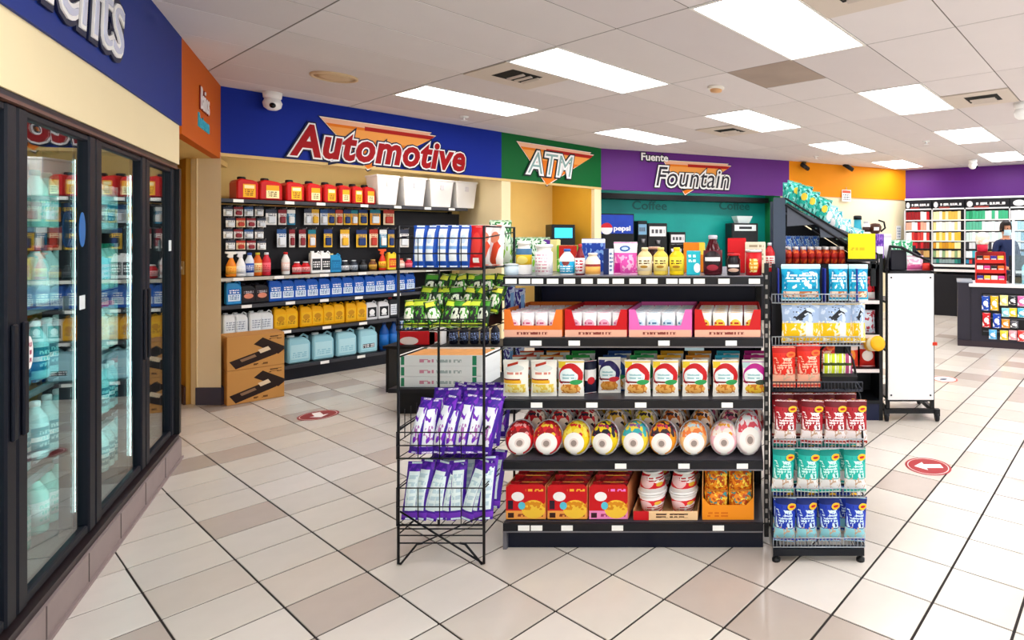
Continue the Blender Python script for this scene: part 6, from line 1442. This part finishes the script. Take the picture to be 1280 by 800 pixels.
for k in range(4):
    a, b = cols[k], cols[k + 1]
    obj('header_sign', G().box(a + 0.015, NB - 0.01, tz(262), b - 0.015, NB + 0.05, tz(250)).mesh(), hp, tw_)
    obj('divider', G().box(a - 0.012, NB, tz(330), a + 0.012, NB + 0.06, tz(262)).mesh(), M('#c8c6c8', 0.4), tw_)
    for j in range(6):
        z0, z1 = tz(rowy[j + 1]), tz(rowy[j])
        sh = obj('shelf', G().box(a + 0.012, NB, z0, b - 0.012, NB + 0.06, z0 + 0.02).mesh(), M('#efeae2' if j < 3 else '#26242a', 0.4), tw_)
        g = G(); n = int((b - a - 0.04) / 0.056)
        for q in range(n):
            x = a + 0.02 + q * 0.056
            g.box(x, NB + 0.012, z0 + 0.021, x + 0.052, NB + 0.05, z0 + (z1 - z0) * 0.86 + 0.004 * (q % 3), R.randrange(3))
        pal = [[('#b81c22', '#f0e8e4', '#8a1218'), ('#c02228', '#d8a088', '#f2ece8'), ('#a8141c', '#f4eeea', '#c83a34'), ('#c8202a', '#f2f0ee', '#7a1014'), ('#c8a060', '#f0e4c8', '#8a5a3a'), ('#d8d0c8', '#8a8a8e', '#efe8e0')],
               [('#f0e2a8', '#f6f0dc', '#d8b048'), ('#f2ead0', '#e8d08a', '#f6f2e6'), ('#e8b83a', '#f4ecd0', '#f0d890'), ('#e0a828', '#f2e2a0', '#c88a1c'), ('#e8d8a0', '#8aa878', '#f2f0e0'), ('#1f6a66', '#2a8a7a', '#8aa0a0')],
               [('#3aa878', '#d8ece0', '#1f8a5c'), ('#d8ece4', '#f2f6f2', '#58b090'), ('#f0f4f2', '#c8dcd4', '#e8eeea'), ('#f2f2f0', '#3a3a40', '#d8d8da'), ('#48b0c0', '#e8f0f2', '#d8b83a'), ('#1a2a3a', '#2a8ab0', '#d83a3a')],
               [('#e8e4e0', '#c88a7a', '#f2f0ee'), ('#f0f0f0', '#a8c8d0', '#d8e0e4'), ('#d8e4e8', '#f4f4f2', '#8ab0c0'), ('#e8e8ea', '#b8c8d8', '#f0eeee'), ('#c8d8e0', '#f0f0f2', '#7a98b0'), ('#2a3a4a', '#d8d8dc', '#98a8b8')]][k][j]
        o = obj('cigarette_packs', g.mesh(), [M(c, 0.4) for c in pal], tw_); o['kind'] = 'stuff'
for k in range(2): obj('ledge', G().box(cols[1], NB - 0.06, tz(333 + 6 * k), tb_s1, NB + 0.05, tz(330 + 6 * k)).mesh(), M('#e6e2e0', 0.4), tw_)
bk = thing('back_counter', 'black low back counter under the cigarette shelves', 'counter', TB.p(0, 0, 0), TB.rz)
obj('cabinet', G().box(TB.s_at(1168, NB - 0.1), NB - 0.10, 0, tb_s1, 0.0, tz(342)).mesh(), M('#141318', 0.45), bk)
obj('plinth', G().box(TB.s_at(1168, NB - 0.1) + 0.02, NB - 0.08, 0.0, tb_s1, NB - 0.07, 0.08).mesh(), M_BLACK, bk)
ss = OR.s_at(1123)
solo('wall_notice', G().box(-0.06, -0.012, 0, 0.06, 0, 0.27).mesh(), PR('#f2f2f4', [('txt', 0.15, 0.1, 0.85, 0.9, '#8a9ab0', 4, 5)]), 'narrow white notice on the cream wall beside the cigarette shelves', 'notice', OR.p(ss, -0.001, OR.z_at(1123, 299)), OR.rz)

# ------------------------------------------------------------------ clerk behind the counter
def clerk():
    px, D = 1257, 9.45
    cx_, cy_ = X_at(px, D), D
    root = thing('person', 'clerk in navy shirt and pale face mask standing behind the counter', 'person', (cx_, cy_, 0), math.radians(12))
    V = {}; verts = []; edges = []; rad = []
    def j(n, co, r, par=None):
        V[n] = len(verts); verts.append(co); rad.append(r)
        if par: edges.append((V[par], V[n]))
    j('pelvis', (0, 0, 0.95), (0.155, 0.11))
    j('waist', (0, 0, 1.10), (0.14, 0.10), 'pelvis'); j('chest', (0, -0.01, 1.28), (0.17, 0.115), 'waist'); j('upper', (0, 0, 1.41), (0.13, 0.085), 'chest')
    j('neck', (0, 0, 1.49), (0.05, 0.05), 'upper'); j('chin', (0, -0.015, 1.555), (0.06, 0.068), 'neck'); j('face', (0, -0.012, 1.63), (0.073, 0.088), 'chin'); j('crown', (0, 0, 1.71), (0.068, 0.08), 'face'); j('top', (0, 0.005, 1.745), (0.04, 0.045), 'crown')
    for s_, n in ((-1, 'l'), (1, 'r')):
        j(n + 'sh', (s_ * 0.17, 0, 1.41), (0.065, 0.06), 'upper'); j(n + 'el', (s_ * 0.235, -0.02, 1.13), (0.045, 0.045), n + 'sh')
        j(n + 'wr', (s_ * 0.17, -0.24, 1.02), (0.03, 0.027), n + 'el'); j(n + 'pm', (s_ * 0.15, -0.31, 1.00), (0.038, 0.018), n + 'wr')
        for k in range(4):
            j(n + 'f%d' % k, (s_ * (0.125 + 0.018 * k), -0.36, 0.995), (0.009, 0.009), n + 'pm'); j(n + 'g%d' % k, (s_ * (0.123 + 0.019 * k), -0.40 + 0.008 * abs(k - 1.5), 0.975), (0.008, 0.008), n + 'f%d' % k)
        j(n + 'th', (s_ * 0.11, -0.315, 0.995), (0.010, 0.010), n + 'pm'); j(n + 'tt', (s_ * 0.085, -0.345, 0.985), (0.009, 0.009), n + 'th')
        j(n + 'hip', (s_ * 0.09, 0, 0.88), (0.09, 0.09), 'pelvis'); j(n + 'kn', (s_ * 0.10, -0.01, 0.50), (0.06, 0.06), n + 'hip'); j(n + 'an', (s_ * 0.10, 0.02, 0.09), (0.04, 0.042), n + 'kn'); j(n + 'toe', (s_ * 0.11, -0.14, 0.04), (0.04, 0.03), n + 'an')
    me = bpy.data.meshes.new('body'); me.from_pydata(verts, edges, []); me.update()
    o = bpy.data.objects.new('body', me); COL.objects.link(o)
    md = o.modifiers.new('skin', 'SKIN'); md.use_smooth_shade = True
    for i, r in enumerate(rad): me.skin_vertices[0].data[i].radius = r
    me.skin_vertices[0].data[0].use_root = True
    sd = o.modifiers.new('sub', 'SUBSURF'); sd.levels = 2; sd.render_levels = 2
    dg = bpy.context.evaluated_depsgraph_get(); dg.update()
    bm_ = bpy.data.meshes.new_from_object(o.evaluated_get(dg))
    bpy.data.objects.remove(o)
    zmin = min(v.co.z for v in bm_.vertices)
    for v in bm_.vertices: v.co.z -= zmin
    bm_.materials.clear()
    for m_ in (M('#c98f6e', 0.5), M('#16234a', 0.7), M('#1a1a20', 0.7), M('#101014', 0.5)): bm_.materials.append(m_)
    for p in bm_.polygons:
        z = p.center.z + zmin; x = abs(p.center.x); y = p.center.y
        p.material_index = 0 if (z > 1.475 or (y < -0.14 and z > 0.9)) else (1 if z > 0.93 else (2 if z > 0.11 else 3))
        p.use_smooth = True
    b = bpy.data.objects.new('body', bm_); COL.objects.link(b); b.parent = root
    dz = -zmin
    g = G(); n = 14; vs = []; fs = []
    rows_ = [(0.086, 0.100, 1.60), (0.088, 0.106, 1.66), (0.082, 0.098, 1.72), (0.055, 0.066, 1.765), (0.0, 0.0, 1.78)]
    for rx2, ry2, z in rows_:
        for k in range(n + 1):
            a = math.radians(-35 + 250 * k / n); vs.append((math.cos(a) * rx2, math.sin(a) * ry2, z + dz))
    for q in range(4):
        for k in range(n): fs.append((q * (n + 1) + k, q * (n + 1) + k + 1, (q + 1) * (n + 1) + k + 1, (q + 1) * (n + 1) + k))
    g.add(vs, fs, 0, True)
    g.lathe([(0.084, 1.70 + dz), (0.078, 1.735 + dz), (0.04, 1.775 + dz)], 14, 0, 1, 1.18, 0, 0.0)
    obj('hair', g.mesh(), M('#1a1210', 0.6), root)
    g = G(); vs = []; fs = []
    for q, (z, yy) in enumerate(((1.535, -0.080), (1.57, -0.106), (1.605, -0.108), (1.628, -0.102))):
        for k in range(7):
            a = (k - 3) / 3
            vs.append((a * 0.068, yy + 0.055 * a * a, z + dz))
    for q in range(3):
        for k in range(6): fs.append((q * 7 + k, q * 7 + k + 1, (q + 1) * 7 + k + 1, (q + 1) * 7 + k))
    obj('face_mask', g.add(vs, fs, 0, True).mesh(), M('#bfe0ea', 0.7), root)
    for s_ in (-1, 1):
        obj('eye', G().lathe([(0.0, -0.008), (0.010, -0.004), (0.010, 0.004), (0.0, 0.008)], 8).mesh(), M('#1a1210', 0.3), root, (s_ * 0.03, -0.093, 1.652 + dz), (math.pi / 2, 0, 0))
        obj('ear', G().lathe([(0.004, -0.028), (0.014, -0.015), (0.016, 0.012), (0.006, 0.028)], 8, 0, 0.6, 1.2).mesh(), M('#c98f6e', 0.5), root, (s_ * 0.078, 0.0, 1.63 + dz))
clerk()

# ------------------------------------------------------------------ fountain and coffee counter
fc = thing('fountain_counter', 'black drinks counter along the teal fountain wall', 'counter', FN.p(0, 0, 0), FN.rz)
obj('cabinet', G().box(0.05, 0.30, 0, 3.22, 0.90, 0.90).mesh(), M('#121218', 0.45), fc)
obj('worktop', G().box(0.03, 0.26, 0.90, 3.24, 0.91, 0.94).mesh(), M('#2a2a30', 0.3), fc)
for k in range(5): obj('cabinet_door', G().box(0.08 + k * 0.63, 0.285, 0.1, 0.66 + k * 0.63, 0.30, 0.86).mesh(), M('#1b1b22', 0.4), fc)
obj('light_box', G().box(0.0, 0.62, FZ - 0.12, 3.25, 0.91, FZ - 0.03).mesh(), M_BLACK, fc)
s_a, s_b = FN.s_at(747, 0.40), FN.s_at(793, 0.40)
wd = s_b - s_a
t = thing('soda_dispenser', 'black soda dispenser with a lit blue Pepsi panel', 'drink dispenser', FN.p((s_a + s_b) / 2, 0.55, 0.941), FN.rz)
zt = FN.z_at(770, 267, 0.40) - 0.941; zl = FN.z_at(770, 292, 0.40) - 0.941
obj('cabinet', G().box(-wd / 2, -0.12, 0, wd / 2, 0.30, zt).mesh(), M_BLACK, t)
pn = obj('lit_panel', G().box(-wd / 2 + 0.02, -0.15, zl, wd / 2 - 0.02, -0.12, zt - 0.02).mesh(), M('#0d2f8c', 0.3, emit=0.5, var=0.4, scale=8), t)
obj('globe_logo', G().lathe([(0.095, 0), (0.095, 0.006)], 20).mesh(), PR('#f4f4f6', [('rect', 0, 0.58, 1, 1, '#d01c2c'), ('rect', 0, 0, 1, 0.35, '#f4f4f6')], axis='xy'), pn, (-wd * 0.26, -0.15, zl + 0.08), (math.pi / 2, 0, 0))
obj('brand_lettering', text_mesh('pepsi', 0.27, 0.10, 0.003, 0.004), M('#f4f4f6', 0.4), pn, (wd * 0.16, -0.152, zl + 0.05))
for k in range(5): obj('nozzle', G().lathe([(0.02, 0), (0.02, 0.06)], 8).mesh(), M('#8f9298', 0.3), t, (-wd * 0.36 + k * wd * 0.18, -0.10, zl - 0.12))
def machine(px, wpx, ytop, n, lab, topc='#15151a', frontc='#e8e6e6', gl=True):
    s_ = FN.s_at(px, n); w = FN.s_at(px + wpx / 2, n) - FN.s_at(px - wpx / 2, n)
    z = FN.z_at(px, ytop, n) - 0.941
    t = thing('coffee_machine', lab, 'coffee machine', FN.p(s_, n, 0.941), FN.rz, 'machines on the drinks counter')
    obj('body', bev(G().box(-w / 2, -0.05, 0, w / 2, 0.26, z).mesh(), 0.01), M(topc, 0.4), t)
    obj('front_plate', G().box(-w * 0.42, -0.062, z * 0.72, w * 0.42, -0.05, z * 0.93).mesh(), PR(frontc, [('txt', 0.1, 0.15, 0.9, 0.85, '#55555c', 1, 8)]), t)
    obj('spout', G().lathe([(0.03, 0), (0.04, 0.07)], 10).mesh(), M_STEEL, t, (0, -0.08, z * 0.55))
    return t
machine(802, 12, 276, 0.5, 'slim black coffee machine with pale blue cup right of the soda dispenser', '#101216', '#7aa8c8')
machine(821, 24, 279, 0.5, 'wide black coffee machine with white front plate', '#141416', '#f2f0ee')
machine(846, 20, 290, 0.5, 'low black coffee machine with white lettering left of centre', '#141418', '#e8e8ea')
s_ = FN.s_at(930, 0.5); w = FN.s_at(946, 0.5) - FN.s_at(913, 0.5); z0 = FN.z_at(930, 290, 0.5); z1 = FN.z_at(930, 279, 0.5)
t = thing('coffee_grinder', 'black and white coffee grinder with pale hopper on the drinks counter', 'coffee grinder', FN.p(s_, 0.5, 0.941), FN.rz)
obj('body', bev(G().box(-w / 2, -0.05, 0, w / 2, 0.25, z1 - 0.941).mesh(), 0.012), M('#16181c', 0.4), t)
obj('front_plate', G().box(-w * 0.4, -0.065, z0 - 0.941 + 0.02, w * 0.4, -0.05, z1 - 0.941 - 0.03).mesh(), PR('#e6eef0', [('rect', 0.2, 0.3, 0.8, 0.7, '#22262c')]), t)
obj('hopper', G().frustum((-w * 0.2, 0.0, w * 0.2, 0.18), (-w * 0.3, -0.03, w * 0.3, 0.21), z1 - 0.941, z1 - 0.941 + 0.13).mesh(), M('#dcecec', 0.3), t)
